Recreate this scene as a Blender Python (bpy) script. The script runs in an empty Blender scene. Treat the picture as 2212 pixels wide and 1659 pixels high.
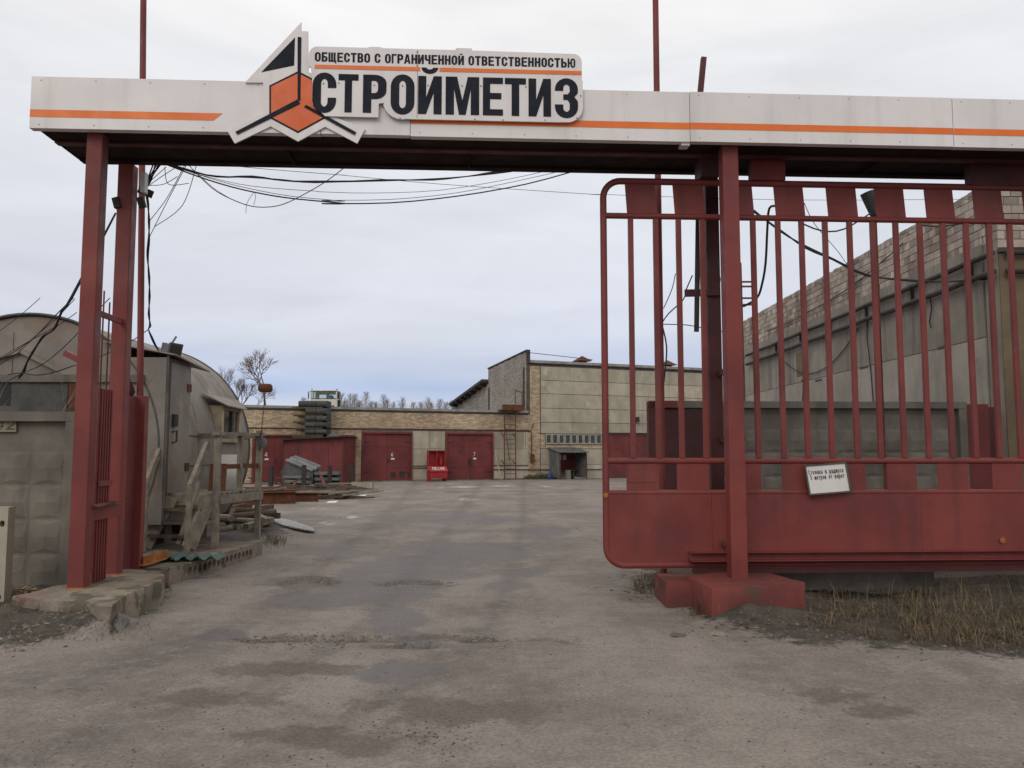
import bpy, math, random
from mathutils import Vector, Matrix, noise
from mathutils.geometry import tessellate_polygon
random.seed(7)
R = math.radians
scene = bpy.context.scene
COL = scene.collection

# ------------------------------------------------------------------ camera, sky, sun, exposure
CAM_H = 1.6
PITCH = R(4.8)
FPX, CX, CY = 1762.0, 1106.0, 829.5            # focal length and centre in 2212 x 1659 photo units
cam = bpy.data.cameras.new('camera')
cam.sensor_width = 36.0
cam.lens = FPX / 2212.0 * 36.0
cam.clip_start = 0.05
cam.clip_end = 3000
cam_o = bpy.data.objects.new('camera', cam)
COL.objects.link(cam_o)
cam_o.location = (0, 0, CAM_H)
cam_o.rotation_euler = (R(90) + PITCH, 0, 0)
scene.camera = cam_o

SUN_EL, SUN_AZ = R(34), R(200)                 # azimuth clockwise from +Y: behind the camera, a little to the left
world = bpy.data.worlds.new('World')
scene.world = world
world.use_nodes = True
wn, wl = world.node_tree.nodes, world.node_tree.links
wn.clear()
w_out = wn.new('ShaderNodeOutputWorld')
w_bg = wn.new('ShaderNodeBackground')
w_bg.inputs['Strength'].default_value = 0.1
w_sky = wn.new('ShaderNodeTexSky')
w_sky.sky_type = 'NISHITA'
w_sky.sun_disc = False
w_sky.sun_elevation = SUN_EL
w_sky.sun_rotation = SUN_AZ
w_sky.air_density = 1.2
w_sky.dust_density = 1.5
w_tc = wn.new('ShaderNodeTexCoord')
w_sep = wn.new('ShaderNodeSeparateXYZ')
wl.new(w_tc.outputs['Generated'], w_sep.inputs[0])
# stratus layer: streaky noise on a flattened direction
w_map = wn.new('ShaderNodeMapping')
w_map.inputs['Scale'].default_value = (1.0, 1.0, 4.2)
wl.new(w_tc.outputs['Generated'], w_map.inputs['Vector'])
w_n = wn.new('ShaderNodeTexNoise')
w_n.inputs['Scale'].default_value = 1.7
w_n.inputs['Detail'].default_value = 5
w_n.inputs['Roughness'].default_value = 0.5
wl.new(w_map.outputs[0], w_n.inputs['Vector'])
w_off = wn.new('ShaderNodeMath'); w_off.operation = 'MULTIPLY_ADD'
wl.new(w_n.outputs['Fac'], w_off.inputs[0])
w_off.inputs[1].default_value = 0.12
w_off.inputs[2].default_value = -0.06
w_add = wn.new('ShaderNodeMath'); w_add.operation = 'ADD'
wl.new(w_sep.outputs['Z'], w_add.inputs[0])
wl.new(w_off.outputs[0], w_add.inputs[1])
w_ramp = wn.new('ShaderNodeValToRGB')
er = w_ramp.color_ramp
er.interpolation = 'EASE'
stops = [(0.0, (7.2, 7.6, 8.5)), (0.05, (6.5, 7.1, 8.4)), (0.085, (4.8, 5.8, 8.0)), (0.12, (5.9, 6.5, 8.1)),
         (0.17, (7.2, 7.5, 8.4)), (0.28, (7.7, 7.9, 8.5)), (0.40, (8.9, 8.95, 9.2)), (0.50, (9.7, 9.6, 9.6)), (1.0, (10.0, 9.6, 9.2))]
while len(er.elements) < len(stops):
    er.elements.new(0.5)
for e, (p, c) in zip(er.elements, stops):
    e.position = p
    e.color = (c[0] / 10, c[1] / 10, c[2] / 10, 1)
wl.new(w_add.outputs[0], w_ramp.inputs['Fac'])
# uneven thickness of the cloud sheet
w_map2 = wn.new('ShaderNodeMapping')
w_map2.inputs['Scale'].default_value = (1.2, 1.2, 5.5)
w_map2.inputs['Location'].default_value = (3.1, 0.4, 1.7)
wl.new(w_tc.outputs['Generated'], w_map2.inputs['Vector'])
w_n2 = wn.new('ShaderNodeTexNoise')
w_n2.inputs['Scale'].default_value = 2.3
w_n2.inputs['Detail'].default_value = 7
w_n2.inputs['Roughness'].default_value = 0.55
w_n2.inputs['Distortion'].default_value = 0.6
wl.new(w_map2.outputs[0], w_n2.inputs['Vector'])
w_mr = wn.new('ShaderNodeMapRange')
wl.new(w_n2.outputs['Fac'], w_mr.inputs['Value'])
w_mr.inputs['From Min'].default_value = 0.3
w_mr.inputs['From Max'].default_value = 0.7
w_mr.inputs['To Min'].default_value = 9.0
w_mr.inputs['To Max'].default_value = 10.7
w_sc = wn.new('ShaderNodeVectorMath'); w_sc.operation = 'SCALE'
wl.new(w_ramp.outputs['Color'], w_sc.inputs[0])
wl.new(w_mr.outputs[0], w_sc.inputs['Scale'])
w_mix = wn.new('ShaderNodeMix'); w_mix.data_type = 'RGBA'
w_mix.inputs['Factor'].default_value = 0.94      # cloud cover: the blue sky behind shows a little
wl.new(w_sky.outputs[0], w_mix.inputs['A'])
wl.new(w_sc.outputs[0], w_mix.inputs['B'])
wl.new(w_mix.outputs['Result'], w_bg.inputs['Color'])
wl.new(w_bg.outputs[0], w_out.inputs['Surface'])

sun = bpy.data.lights.new('sun', 'SUN')
sun.energy = 0.8
sun.angle = R(30)
sun.color = (1.0, 0.93, 0.82)
sun_o = bpy.data.objects.new('sun', sun)
COL.objects.link(sun_o)
sdir = Vector((math.sin(SUN_AZ) * math.cos(SUN_EL), math.cos(SUN_AZ) * math.cos(SUN_EL), math.sin(SUN_EL)))
sun_o.rotation_euler = (-sdir).to_track_quat('-Z', 'Y').to_euler()
sun_o.location = (0, 0, 30)

vs = scene.view_settings
vs.view_transform = 'Standard'
vs.look = 'None'
vs.exposure = 0.0
vs.gamma = 1.0
vs.use_curve_mapping = False
scene.render.resolution_x, scene.render.resolution_y = 1024, 768

# ------------------------------------------------------------------ photo unit -> place (distance always from ground / wall touched)
def ray(x, y):
    a, b = (x - CX) / FPX, (CY - y) / FPX
    return Vector((a, math.cos(PITCH) - b * math.sin(PITCH), math.sin(PITCH) + b * math.cos(PITCH)))
def G(x, y, z=0.0):
    d = ray(x, y); t = (z - CAM_H) / d.z
    return Vector((t * d.x, t * d.y, z))
def V(x, y, Y):
    d = ray(x, y); t = Y / d.y
    return Vector((t * d.x, Y, CAM_H + t * d.z))
def proj(X, Y, Z):
    z = Z - CAM_H
    F = Y * math.cos(PITCH) + z * math.sin(PITCH)
    U = -Y * math.sin(PITCH) + z * math.cos(PITCH)
    return CX + FPX * X / F, CY - FPX * U / F
class Frame:
    """upright plane: s along it, n away from the camera side given by sign, z up"""
    def __init__(f, ox, oy, ang):
        f.o = (ox, oy); f.a = ang
        f.U = (math.cos(ang), math.sin(ang)); f.N = (-math.sin(ang), math.cos(ang))
    def w(f, s, n, z):
        return Vector((f.o[0] + s * f.U[0] + n * f.N[0], f.o[1] + s * f.U[1] + n * f.N[1], z))
    def p(f, x, y, n=0.0):
        d = ray(x, y)
        t = (n + f.o[0] * f.N[0] + f.o[1] * f.N[1]) / (d.x * f.N[0] + d.y * f.N[1])
        px, py = t * d.x - f.o[0], t * d.y - f.o[1]
        return px * f.U[0] + py * f.U[1], CAM_H + t * d.z
    def s(f, x, n=0.0, y=980): return f.p(x, y, n)[0]
GF = Frame(-4.37, 8.25, R(3.0))          # the gate portal
BF = Frame(0.0, 48.9, R(22.5))           # the long facade at the end of the yard
RW = Frame(8.42, 13.9, R(90))            # long wall of the near building on the right: s runs away, n = -X outward is negative n? see use

# ------------------------------------------------------------------ mesh helpers
def tag(o, label=None, cat=None, group=None, kind=None):
    if label: o['label'] = label
    if cat: o['category'] = cat
    if group: o['group'] = group
    if kind: o['kind'] = kind
    return o
def empty(name, loc, label=None, cat=None, group=None):
    o = bpy.data.objects.new(name, None)
    COL.objects.link(o); o.location = loc; o.empty_display_size = 0.2
    return tag(o, label, cat, group)
def wloc(o):
    v = Vector((0, 0, 0))
    while o is not None:
        v = v + Vector(o.location); o = o.parent
    return v
class MB:
    def __init__(s): s.v = []; s.f = []
    def add(s, vs_, fs):
        o = len(s.v); s.v += [Vector(v) for v in vs_]; s.f += [tuple(i + o for i in f) for f in fs]; return s
    def hexa(s, c):
        return s.add(c, [(3, 2, 1, 0), (4, 5, 6, 7), (0, 1, 5, 4), (1, 2, 6, 5), (2, 3, 7, 6), (3, 0, 4, 7)])
    def box(s, x0, y0, z0, x1, y1, z1, M=None):
        if M is None: M = lambda x, y, z: Vector((x, y, z))
        return s.hexa([M(x0, y0, z0), M(x1, y0, z0), M(x1, y1, z0), M(x0, y1, z0), M(x0, y0, z1), M(x1, y0, z1), M(x1, y1, z1), M(x0, y1, z1)])
    def bar(s, p, q, w, h, up=(0, 0, 1)):
        p, q = Vector(p), Vector(q); d = (q - p).normalized(); up = Vector(up)
        if abs(d.dot(up)) > 0.98: up = Vector((0, 1, 0))
        a = d.cross(up).normalized() * (w / 2); b = a.cross(d).normalized() * (h / 2)
        return s.hexa([p - a - b, p + a - b, q + a - b, q - a - b, p - a + b, p + a + b, q + a + b, q - a + b])
    def cyl(s, p, q, r0, r1=None, n=12):
        p, q = Vector(p), Vector(q); r1 = r0 if r1 is None else r1
        d = (q - p).normalized(); a = d.orthogonal().normalized(); b = d.cross(a)
        vs_ = []
        for c, r in ((p, r0), (q, r1)):
            for i in range(n):
                t = 2 * math.pi * i / n; vs_.append(c + (a * math.cos(t) + b * math.sin(t)) * r)
        fs = [(i, (i + 1) % n, n + (i + 1) % n, n + i) for i in range(n)]
        fs += [tuple(range(n - 1, -1, -1)), tuple(range(n, 2 * n))]
        return s.add(vs_, fs)
    def tube(s, pts, r, n=6, r1=None):
        pts = [Vector(p) for p in pts]; m = len(pts)
        a = (pts[1] - pts[0]).normalized().orthogonal().normalized(); vs_ = []
        for i, p in enumerate(pts):
            d = (pts[min(i + 1, m - 1)] - pts[max(i - 1, 0)]).normalized()
            a = (a - d * a.dot(d)).normalized(); b = d.cross(a)
            rr = r if r1 is None else r + (r1 - r) * i / (m - 1)
            for j in range(n):
                t = 2 * math.pi * j / n; vs_.append(p + (a * math.cos(t) + b * math.sin(t)) * rr)
        fs = [(i * n + j, i * n + (j + 1) % n, (i + 1) * n + (j + 1) % n, (i + 1) * n + j) for i in range(m - 1) for j in range(n)]
        fs += [tuple(range(n - 1, -1, -1)), tuple(range((m - 1) * n, m * n))]
        return s.add(vs_, fs)
    def flat(s, loops, M):
        """filled outline(s): loops of (a, b); M maps to world"""
        tri = tessellate_polygon([[Vector((a, b, 0)) for a, b in l] for l in loops])
        pts = [q for l in loops for q in l]
        return s.add([M(a, b) for a, b in pts], [tuple(t) for t in tri])
    def prism(s, loops, M, d0, d1):
        """outline(s) extruded between depths d0 (front) and d1; M(a, d, b)"""
        s.flat(loops, lambda a, b: M(a, d0, b)); s.flat(loops, lambda a, b: M(a, d1, b))
        for l in loops:
            n = len(l)
            s.add([M(a, d0, b) for a, b in l] + [M(a, d1, b) for a, b in l], [(i, (i + 1) % n, n + (i + 1) % n, n + i) for i in range(n)])
        return s
    def lathe(s, prof, c, n=20, ax=None):
        c = Vector(c); vs_ = []; m = len(prof)
        for r, z in prof:
            for i in range(n):
                t = 2 * math.pi * i / n; vs_.append(c + Vector((r * math.cos(t), r * math.sin(t), z)))
        fs = [(i * n + j, i * n + (j + 1) % n, (i + 1) * n + (j + 1) % n, (i + 1) * n + j) for i in range(m - 1) for j in range(n)]
        return s.add(vs_, fs)
    def rough(s, amp, sc):
        for i, v in enumerate(s.v): s.v[i] = v + noise.noise_vector(v * sc) * amp
        return s
    def build(s, name, mat, parent=None, smooth=False, bevel=0.0, segs=2, sub=0):
        if parent is None:
            lo = [min(v[i] for v in s.v) for i in range(3)]; hi = [max(v[i] for v in s.v) for i in range(3)]
            org = Vector(((lo[0] + hi[0]) / 2, (lo[1] + hi[1]) / 2, lo[2]))
        else:
            org = wloc(parent)
        me = bpy.data.meshes.new(name)
        me.from_pydata([tuple(v - org) for v in s.v], [], s.f)
        me.materials.append(mat)
        o = bpy.data.objects.new(name, me); COL.objects.link(o)
        if parent is None: o.location = org
        else: o.parent = parent
        if smooth:
            me.polygons.foreach_set('use_smooth', [True] * len(me.polygons)); me.set_sharp_from_angle(angle=R(40))
        if bevel:
            w_ = o.modifiers.new('weld', 'WELD'); w_.merge_threshold = 0.0005
            b_ = o.modifiers.new('bevel', 'BEVEL'); b_.width = bevel; b_.segments = segs; b_.limit_method = 'ANGLE'; b_.angle_limit = R(35)
        me.update()
        return o
def arc(cx, cy, rx, ry, a0, a1, n=10):
    return [(cx + rx * math.cos(R(a0 + (a1 - a0) * i / n)), cy + ry * math.sin(R(a0 + (a1 - a0) * i / n))) for i in range(n + 1)]
def sag(p, q, d, n=16):
    p, q = Vector(p), Vector(q)
    return [p.lerp(q, i / n) - Vector((0, 0, 4 * d * (i / n) * (1 - i / n))) for i in range(n + 1)]

# ------------------------------------------------------------------ materials
def nodes_of(name):
    m = bpy.data.materials.new(name); m.use_nodes = True
    nt = m.node_tree; b = nt.nodes['Principled BSDF']
    return m, nt, b
def mk(nt, kind, **kw):
    n = nt.nodes.new(kind)
    for k, v in kw.items():
        if k in n.inputs: n.inputs[k].default_value = v
        else: setattr(n, k, v)
    return n
def c4(c): return (c[0], c[1], c[2], 1)
def mixc(nt, fac, a, b, blend='MIX'):
    n = nt.nodes.new('ShaderNodeMix'); n.data_type = 'RGBA'; n.blend_type = blend
    for key, val in (('Factor', fac), ('A', a), ('B', b)):
        if hasattr(val, 'links'): nt.links.new(val, n.inputs[key])
        elif isinstance(val, (tuple, list)): n.inputs[key].default_value = c4(val)
        else: n.inputs[key].default_value = val
    return n.outputs['Result']
def ramp(nt, src, lo, hi, a=0.0, b=1.0):
    n = nt.nodes.new('ShaderNodeMapRange'); n.interpolation_type = 'SMOOTHSTEP'
    nt.links.new(src, n.inputs['Value'])
    n.inputs['From Min'].default_value = lo; n.inputs['From Max'].default_value = hi
    n.inputs['To Min'].default_value = a; n.inputs['To Max'].default_value = b
    return n.outputs['Result']
def noise_n(nt, sc, det=5, rough=0.6, scale3=(1, 1, 1), off=0.0):
    g = nt.nodes.new('ShaderNodeNewGeometry'); mp = nt.nodes.new('ShaderNodeMapping')
    mp.inputs['Scale'].default_value = scale3; mp.inputs['Location'].default_value = (off, off * 1.7, off * .6)
    nt.links.new(g.outputs['Position'], mp.inputs['Vector'])
    n = mk(nt, 'ShaderNodeTexNoise', Scale=sc, Detail=det, Roughness=rough)
    nt.links.new(mp.outputs[0], n.inputs['Vector'])
    return n.outputs['Fac']
def pm(name, c1, c2=None, sc=2.5, rough=0.7, bump=0.15, bsc=70, spec=0.3, streak=None, spots=None, spots2=None, spots3=None, metal=0.0, rand=0.0, bdist=0.004):
    m, nt, b = nodes_of(name)
    if c2 is None: c2 = tuple(x * 0.75 for x in c1)
    col = mixc(nt, ramp(nt, noise_n(nt, sc, 6, 0.62), 0.32, 0.68), c1, c2)
    if streak:       # rain streaks running down
        sc_, lo, hi, amt = streak[1:]
        col = mixc(nt, ramp(nt, noise_n(nt, sc_, 5, 0.6, (1, 1, 0.09), 3.1), lo, hi, 0, amt), col, streak[0])
    for sp in (spots3, spots, spots2):
        if sp:
            col = mixc(nt, ramp(nt, noise_n(nt, sp[1], 8, 0.66, (1, 1, 1), sp[1] * .37), sp[2], sp[2] + (sp[4] if len(sp) > 4 else 0.06), 0, sp[3]), col, sp[0])
    if rand:
        oi = nt.nodes.new('ShaderNodeObjectInfo'); g = nt.nodes.new('ShaderNodeNewGeometry')
        a = mk(nt, 'ShaderNodeMath', operation='ADD'); fr = mk(nt, 'ShaderNodeMath', operation='FRACT')
        nt.links.new(oi.outputs['Random'], a.inputs[0]); nt.links.new(g.outputs['Random Per Island'], a.inputs[1])
        nt.links.new(a.outputs[0], fr.inputs[0])
        hs = nt.nodes.new('ShaderNodeHueSaturation')
        nt.links.new(ramp(nt, fr.outputs[0], 0, 1, 1 - rand, 1 + rand), hs.inputs['Value'])
        nt.links.new(col, hs.inputs['Color']); col = hs.outputs['Color']
    nt.links.new(col, b.inputs['Base Color'])
    rn = ramp(nt, noise_n(nt, sc * 3, 4, 0.6), 0.3, 0.7, max(rough - 0.12, 0.05), min(rough + 0.12, 1))
    nt.links.new(rn, b.inputs['Roughness'])
    b.inputs['Specular IOR Level'].default_value = spec
    b.inputs['Metallic'].default_value = metal
    if bump:
        bp = mk(nt, 'ShaderNodeBump', Strength=bump, Distance=bdist)
        nt.links.new(noise_n(nt, bsc, 6, 0.65), bp.inputs['Height'])
        nt.links.new(bp.outputs[0], b.inputs['Normal'])
    return m
M = {}
RUST = (0.16, 0.060, 0.022)
M['red'] = pm('red_paint', (0.212, 0.044, 0.036), (0.145, 0.032, 0.029), 1.0, 0.55, 0.12, 35, 0.32,
              streak=((0.085, 0.034, 0.03), 4, 0.48, 0.74, 0.6), spots=((0.26, 0.095, 0.042), 11, 0.645, 0.6), spots2=((0.29, 0.15, 0.12), 45, 0.655, 0.4), spots3=((0.245, 0.064, 0.050), 1.9, 0.46, 0.4, 0.26))
M['red_flat'] = pm('red_sheet_paint', (0.185, 0.044, 0.040), (0.115, 0.031, 0.031), 0.9, 0.7, 0.2, 12, 0.25,
                   streak=((0.07, 0.03, 0.028), 3, 0.5, 0.8, 0.55), spots=((0.12, 0.05, 0.03), 5, 0.66, 0.6))
M['soffit'] = pm('shade_darkened_maroon', (0.026, 0.013, 0.012), (0.018, 0.010, 0.009), 1.5, 0.8, 0.12, 40, 0.15)  # maroon beam steel; the shade under the beam is painted into this dark colour
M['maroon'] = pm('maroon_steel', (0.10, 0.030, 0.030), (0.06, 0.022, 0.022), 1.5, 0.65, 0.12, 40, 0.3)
M['rust'] = pm('rusty_steel', (0.15, 0.062, 0.034), (0.085, 0.036, 0.024), 6, 0.85, 0.35, 60, 0.2, spots=((0.26, 0.10, 0.03), 14, 0.6, 0.7))
M['orange_rust'] = pm('bright_rust', (0.42, 0.17, 0.04), (0.26, 0.09, 0.03), 9, 0.8, 0.3, 60, 0.2)
M['fascia'] = pm('white_panel', (0.74, 0.70, 0.68), (0.68, 0.645, 0.63), 1.2, 0.45, 0.02, 20, 0.35,
                 streak=((0.47, 0.43, 0.39), 5, 0.46, 0.8, 0.45), spots=((0.4, 0.37, 0.34), 40, 0.68, 0.4))
M['orange'] = pm('orange_film', (0.78, 0.19, 0.03), (0.70, 0.15, 0.025), 2, 0.4, 0.0, 20, 0.35)
M['orange_deep'] = pm('orange_red_film', (0.66, 0.115, 0.022), (0.60, 0.10, 0.02), 2, 0.4, 0.0, 20, 0.35)
M['ink'] = pm('dark_film', (0.016, 0.018, 0.026), (0.022, 0.024, 0.031), 3, 0.75, 0.0, 20, 0.12)
M['conc'] = pm('grey_concrete', (0.215, 0.193, 0.160), (0.14, 0.125, 0.103), 1.6, 0.92, 0.5, 45, 0.15,
               streak=((0.10, 0.098, 0.075), 4, 0.5, 0.75, 0.7), spots=((0.11, 0.12, 0.07), 3.5, 0.6, 0.5), bdist=0.008)
M['conc_pale'] = pm('pale_concrete', (0.43, 0.385, 0.30), (0.33, 0.295, 0.225), 1.1, 0.9, 0.4, 30, 0.15,
                    streak=((0.20, 0.185, 0.16), 2.5, 0.5, 0.8, 0.6), spots=((0.54, 0.50, 0.42), 1.7, 0.60, 0.6), spots2=((0.22, 0.20, 0.165), 1.3, 0.62, 0.5), rand=0.12, bdist=0.008)
M['conc_wall'] = pm('stained_wall_concrete', (0.295, 0.262, 0.22), (0.205, 0.182, 0.152), 0.8, 0.92, 0.4, 30, 0.15,
                    streak=((0.11, 0.10, 0.088), 2.2, 0.46, 0.74, 0.75), spots=((0.36, 0.29, 0.25), 1.1, 0.60, 0.5), spots2=((0.15, 0.10, 0.07), 2.6, 0.68, 0.5), rand=0.06, bdist=0.008)
M['plaster'] = pm('yellowed_plaster', (0.22, 0.17, 0.105), (0.15, 0.115, 0.075), 1.2, 0.92, 0.3, 40, 0.12, streak=((0.14, 0.115, 0.08), 3, 0.5, 0.8, 0.6))
M['white_conc'] = pm('whitish_render', (0.345, 0.31, 0.268), (0.245, 0.22, 0.188), 0.9, 0.92, 0.3, 40, 0.12, streak=((0.17, 0.16, 0.145), 3, 0.5, 0.8, 0.6), spots=((0.2, 0.185, 0.16), 2, 0.6, 0.6))
M['mortar'] = pm('mortar', (0.12, 0.105, 0.09), (0.075, 0.065, 0.056), 3, 0.95, 0.3, 60, 0.1)
M['mortar_pale'] = pm('pale_mortar', (0.21, 0.175, 0.135), (0.14, 0.115, 0.09), 3, 0.95, 0.3, 60, 0.1)
M['brick'] = pm('cream_brick', (0.53, 0.42, 0.28), (0.41, 0.31, 0.21), 0.5, 0.9, 0.3, 60, 0.15, streak=((0.2, 0.15, 0.105), 1.2, 0.5, 0.85, 0.6), spots=((0.30, 0.19, 0.12), 0.9, 0.58, 0.4), rand=0.22)
M['brick_grey'] = pm('grey_weathered_brick', (0.37, 0.335, 0.30), (0.28, 0.25, 0.22), 0.5, 0.9, 0.3, 60, 0.15, streak=((0.14, 0.12, 0.11), 1.2, 0.5, 0.85, 0.6), rand=0.16)
M['brick_big'] = pm('silicate_block', (0.43, 0.37, 0.315), (0.27, 0.21, 0.17), 0.8, 0.9, 0.4, 40, 0.15, streak=((0.12, 0.10, 0.085), 1.6, 0.46, 0.76, 0.75), spots=((0.5, 0.47, 0.45), 4.5, 0.57, 0.5), rand=0.28, bdist=0.01)
M['zinc'] = pm('dull_grey_sheet', (0.265, 0.232, 0.198), (0.185, 0.16, 0.136), 1.1, 0.6, 0.06, 8, 0.35, streak=((0.15, 0.12, 0.10), 3, 0.5, 0.8, 0.5), spots=((0.20, 0.135, 0.095), 1.2, 0.56, 0.55), spots2=((0.36, 0.33, 0.30), 2.1, 0.6, 0.4), metal=0.0)
M['zinc_dark'] = pm('dark_grey_board', (0.12, 0.115, 0.105), (0.075, 0.072, 0.066), 3, 0.8, 0.2, 40, 0.25)
M['frame_white'] = pm('flaking_window_paint', (0.36, 0.345, 0.30), (0.24, 0.225, 0.19), 4, 0.8, 0.1, 40, 0.2)
M['tin'] = pm('grey_tin', (0.20, 0.205, 0.205), (0.12, 0.122, 0.12), 2, 0.5, 0.05, 8, 0.4, metal=0.4)
M['wood'] = pm('grey_weathered_wood', (0.285, 0.25, 0.195), (0.175, 0.152, 0.118), 7, 0.88, 0.35, 90, 0.15)
M['wood_brown'] = pm('old_brown_timber', (0.12, 0.085, 0.06), (0.07, 0.05, 0.038), 6, 0.9, 0.4, 70, 0.15, rand=0.25)
M['wood_pale'] = pm('pale_board', (0.45, 0.37, 0.25), (0.32, 0.26, 0.18), 6, 0.85, 0.3, 70, 0.2, rand=0.2)
M['felt'] = pm('dark_grey_felt', (0.085, 0.092, 0.085), (0.055, 0.06, 0.056), 8, 0.9, 0.4, 90, 0.15, rand=0.12)
M['tar'] = pm('tarred_roof_edge', (0.05, 0.046, 0.045), (0.09, 0.082, 0.078), 3, 0.85, 0.3, 50, 0.2)
M['roofcap'] = pm('grey_parapet_cap', (0.34, 0.32, 0.29), (0.2, 0.19, 0.175), 2, 0.85, 0.3, 40, 0.2)
M['black'] = pm('black_rubber', (0.018, 0.017, 0.02), (0.03, 0.028, 0.03), 8, 0.6, 0.05, 60, 0.35)
M['dark'] = pm('dark_steel', (0.030, 0.025, 0.024), (0.05, 0.038, 0.034), 6, 0.7, 0.15, 60, 0.3)
M['white'] = pm('white_board', (0.70, 0.68, 0.64), (0.62, 0.60, 0.56), 3, 0.6, 0.03, 30, 0.3, spots=((0.4, 0.38, 0.35), 20, 0.66, 0.4))
M['cream'] = pm('cream_truck_paint', (0.64, 0.62, 0.55), (0.57, 0.55, 0.48), 2, 0.45, 0.0, 20, 0.4)
M['signal_red'] = pm('signal_red_paint', (0.34, 0.020, 0.022), (0.25, 0.017, 0.019), 3, 0.45, 0.03, 20, 0.4)
M['dirt'] = pm('dark_soil', (0.075, 0.062, 0.048), (0.045, 0.038, 0.030), 4, 0.97, 0.8, 30, 0.1, bdist=0.03)
M['green'] = pm('green_sheet', (0.028, 0.085, 0.062), (0.02, 0.055, 0.042), 4, 0.5, 0.05, 20, 0.35)
M['blue'] = pm('blue_plastic', (0.03, 0.06, 0.22), (0.02, 0.04, 0.14), 8, 0.4, 0.0, 20, 0.4)
M['bark'] = pm('grey_bark', (0.16, 0.135, 0.115), (0.10, 0.085, 0.075), 6, 0.9, 0.2, 60, 0.15)
M['twig'] = pm('bare_twigs', (0.30, 0.24, 0.21), (0.20, 0.16, 0.14), 1, 0.9, 0.0, 60, 0.1)
M['straw'] = pm('dry_grass', (0.19, 0.15, 0.08), (0.075, 0.065, 0.036), 6, 0.9, 0.0, 60, 0.15, rand=0.35)
M['stone'] = pm('loose_stones', (0.19, 0.165, 0.138), (0.10, 0.088, 0.075), 20, 0.95, 0.3, 120, 0.12, rand=0.4)
M['leaf'] = pm('fallen_leaf', (0.36, 0.27, 0.13), (0.22, 0.15, 0.07), 8, 0.9, 0.0, 60, 0.15, rand=0.4)
M['pink'] = pm('red_stained_footing', (0.29, 0.245, 0.19), (0.18, 0.15, 0.12), 3, 0.95, 0.6, 40, 0.12, spots=((0.26, 0.13, 0.11), 2.3, 0.53, 0.65), spots2=((0.085, 0.078, 0.05), 3, 0.53, 0.7), bdist=0.015)
M['red_conc'] = pm('red_painted_concrete', (0.205, 0.054, 0.046), (0.125, 0.04, 0.035), 2, 0.8, 0.5, 40, 0.2, spots=((0.24, 0.19, 0.15), 4, 0.60, 0.55), spots2=((0.075, 0.06, 0.042), 2.6, 0.55, 0.65), bdist=0.01)
M['plaque'] = pm('tan_plaque', (0.33, 0.285, 0.215), (0.23, 0.2, 0.15), 5, 0.8, 0.1, 40, 0.2)
M['plaque_ink'] = pm('faded_plaque_ink', (0.085, 0.07, 0.05), (0.13, 0.11, 0.08), 14, 0.8, 0, 40, 0.2)
M['ice'] = pm('frosted_sheet', (0.33, 0.32, 0.31), (0.20, 0.19, 0.18), 4, 0.35, 0.1, 30, 0.4)
def glass_mat(name, tint, rough=0.08):
    m, nt, b = nodes_of(name)
    col = mixc(nt, ramp(nt, noise_n(nt, 1.7, 4), 0.35, 0.65), tint, tuple(x * .6 for x in tint))
    nt.links.new(col, b.inputs['Base Color']); b.inputs['Roughness'].default_value = rough
    b.inputs['Specular IOR Level'].default_value = 0.6
    return m
M['glass'] = glass_mat('dusty_window_glass', (0.045, 0.05, 0.04), 0.28)
M['glass_sky'] = glass_mat('hut_window_glass', (0.02, 0.025, 0.03), 0.05)
def clear_glass():
    m, nt, b = nodes_of('windscreen_glass')
    b.inputs['Base Color'].default_value = (0.62, 0.72, 0.68, 1); b.inputs['Roughness'].default_value = 0.05
    b.inputs['Transmission Weight'].default_value = 0.9; b.inputs['IOR'].default_value = 1.05
    return m
M['windscreen'] = clear_glass()

# ------------------------------------------------------------------ ground
def lerp_list(stops):
    out = [stops[0][0]]
    for (a, _), (b, st) in zip(stops, stops[1:]):
        n = max(1, round((b - a) / st)); out += [a + (b - a) * (i + 1) / n for i in range(n)]
    return out
def in_poly(x, y, poly):
    c = False; n = len(poly); j = n - 1
    for i in range(n):
        xi, yi = poly[i]; xj, yj = poly[j]
        if (yi > y) != (yj > y) and x < (xj - xi) * (y - yi) / (yj - yi) + xi: c = not c
        j = i
    return c
def dist_poly(x, y, poly):
    best = 1e9; n = len(poly)
    for i in range(n):
        ax, ay = poly[i]; bx, by = poly[(i + 1) % n]; dx, dy = bx - ax, by - ay
        t = max(0, min(1, ((x - ax) * dx + (y - ay) * dy) / (dx * dx + dy * dy + 1e-9)))
        best = min(best, math.hypot(x - ax - t * dx, y - ay - t * dy))
    return best
def gpoly(pts): return [(G(x, y).x, G(x, y).y) for x, y in pts]
SOIL_R = gpoly([(1345, 1243), (1420, 1275), (1470, 1310), (1530, 1345), (1640, 1372), (1760, 1392), (1950, 1392), (2212, 1418)]) + [(12, 5.9), (12, 13.6), (1.9, 13.6), (1.7, 10.5)]
SOIL_L = gpoly([(0, 1400), (110, 1388), (215, 1368), (285, 1335), (345, 1290), (366, 1262)]) + [(-4.6, 10.4), (-4.9, 11.3), (-12, 11.3), (-12, 6.6)]
SOIL_P = gpoly([(330, 1225), (420, 1195), (610, 1152), (630, 1128), (560, 1100)]) + [(-9, 22), (-9, 11)]
WET = [(690, 1298, 110, 26), (820, 1268, 150, 40), (900, 1228, 150, 36), (850, 1335, 65, 42), (890, 1378, 48, 14), (478, 1371, 56, 14), (1085, 1266, 58, 11),
       (1000, 1192, 150, 24), (1170, 1150, 60, 16), (860, 1450, 120, 26), (1130, 1235, 60, 10), (640, 1255, 80, 14), (980, 1120, 160, 12), (740, 1195, 90, 12)]
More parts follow.
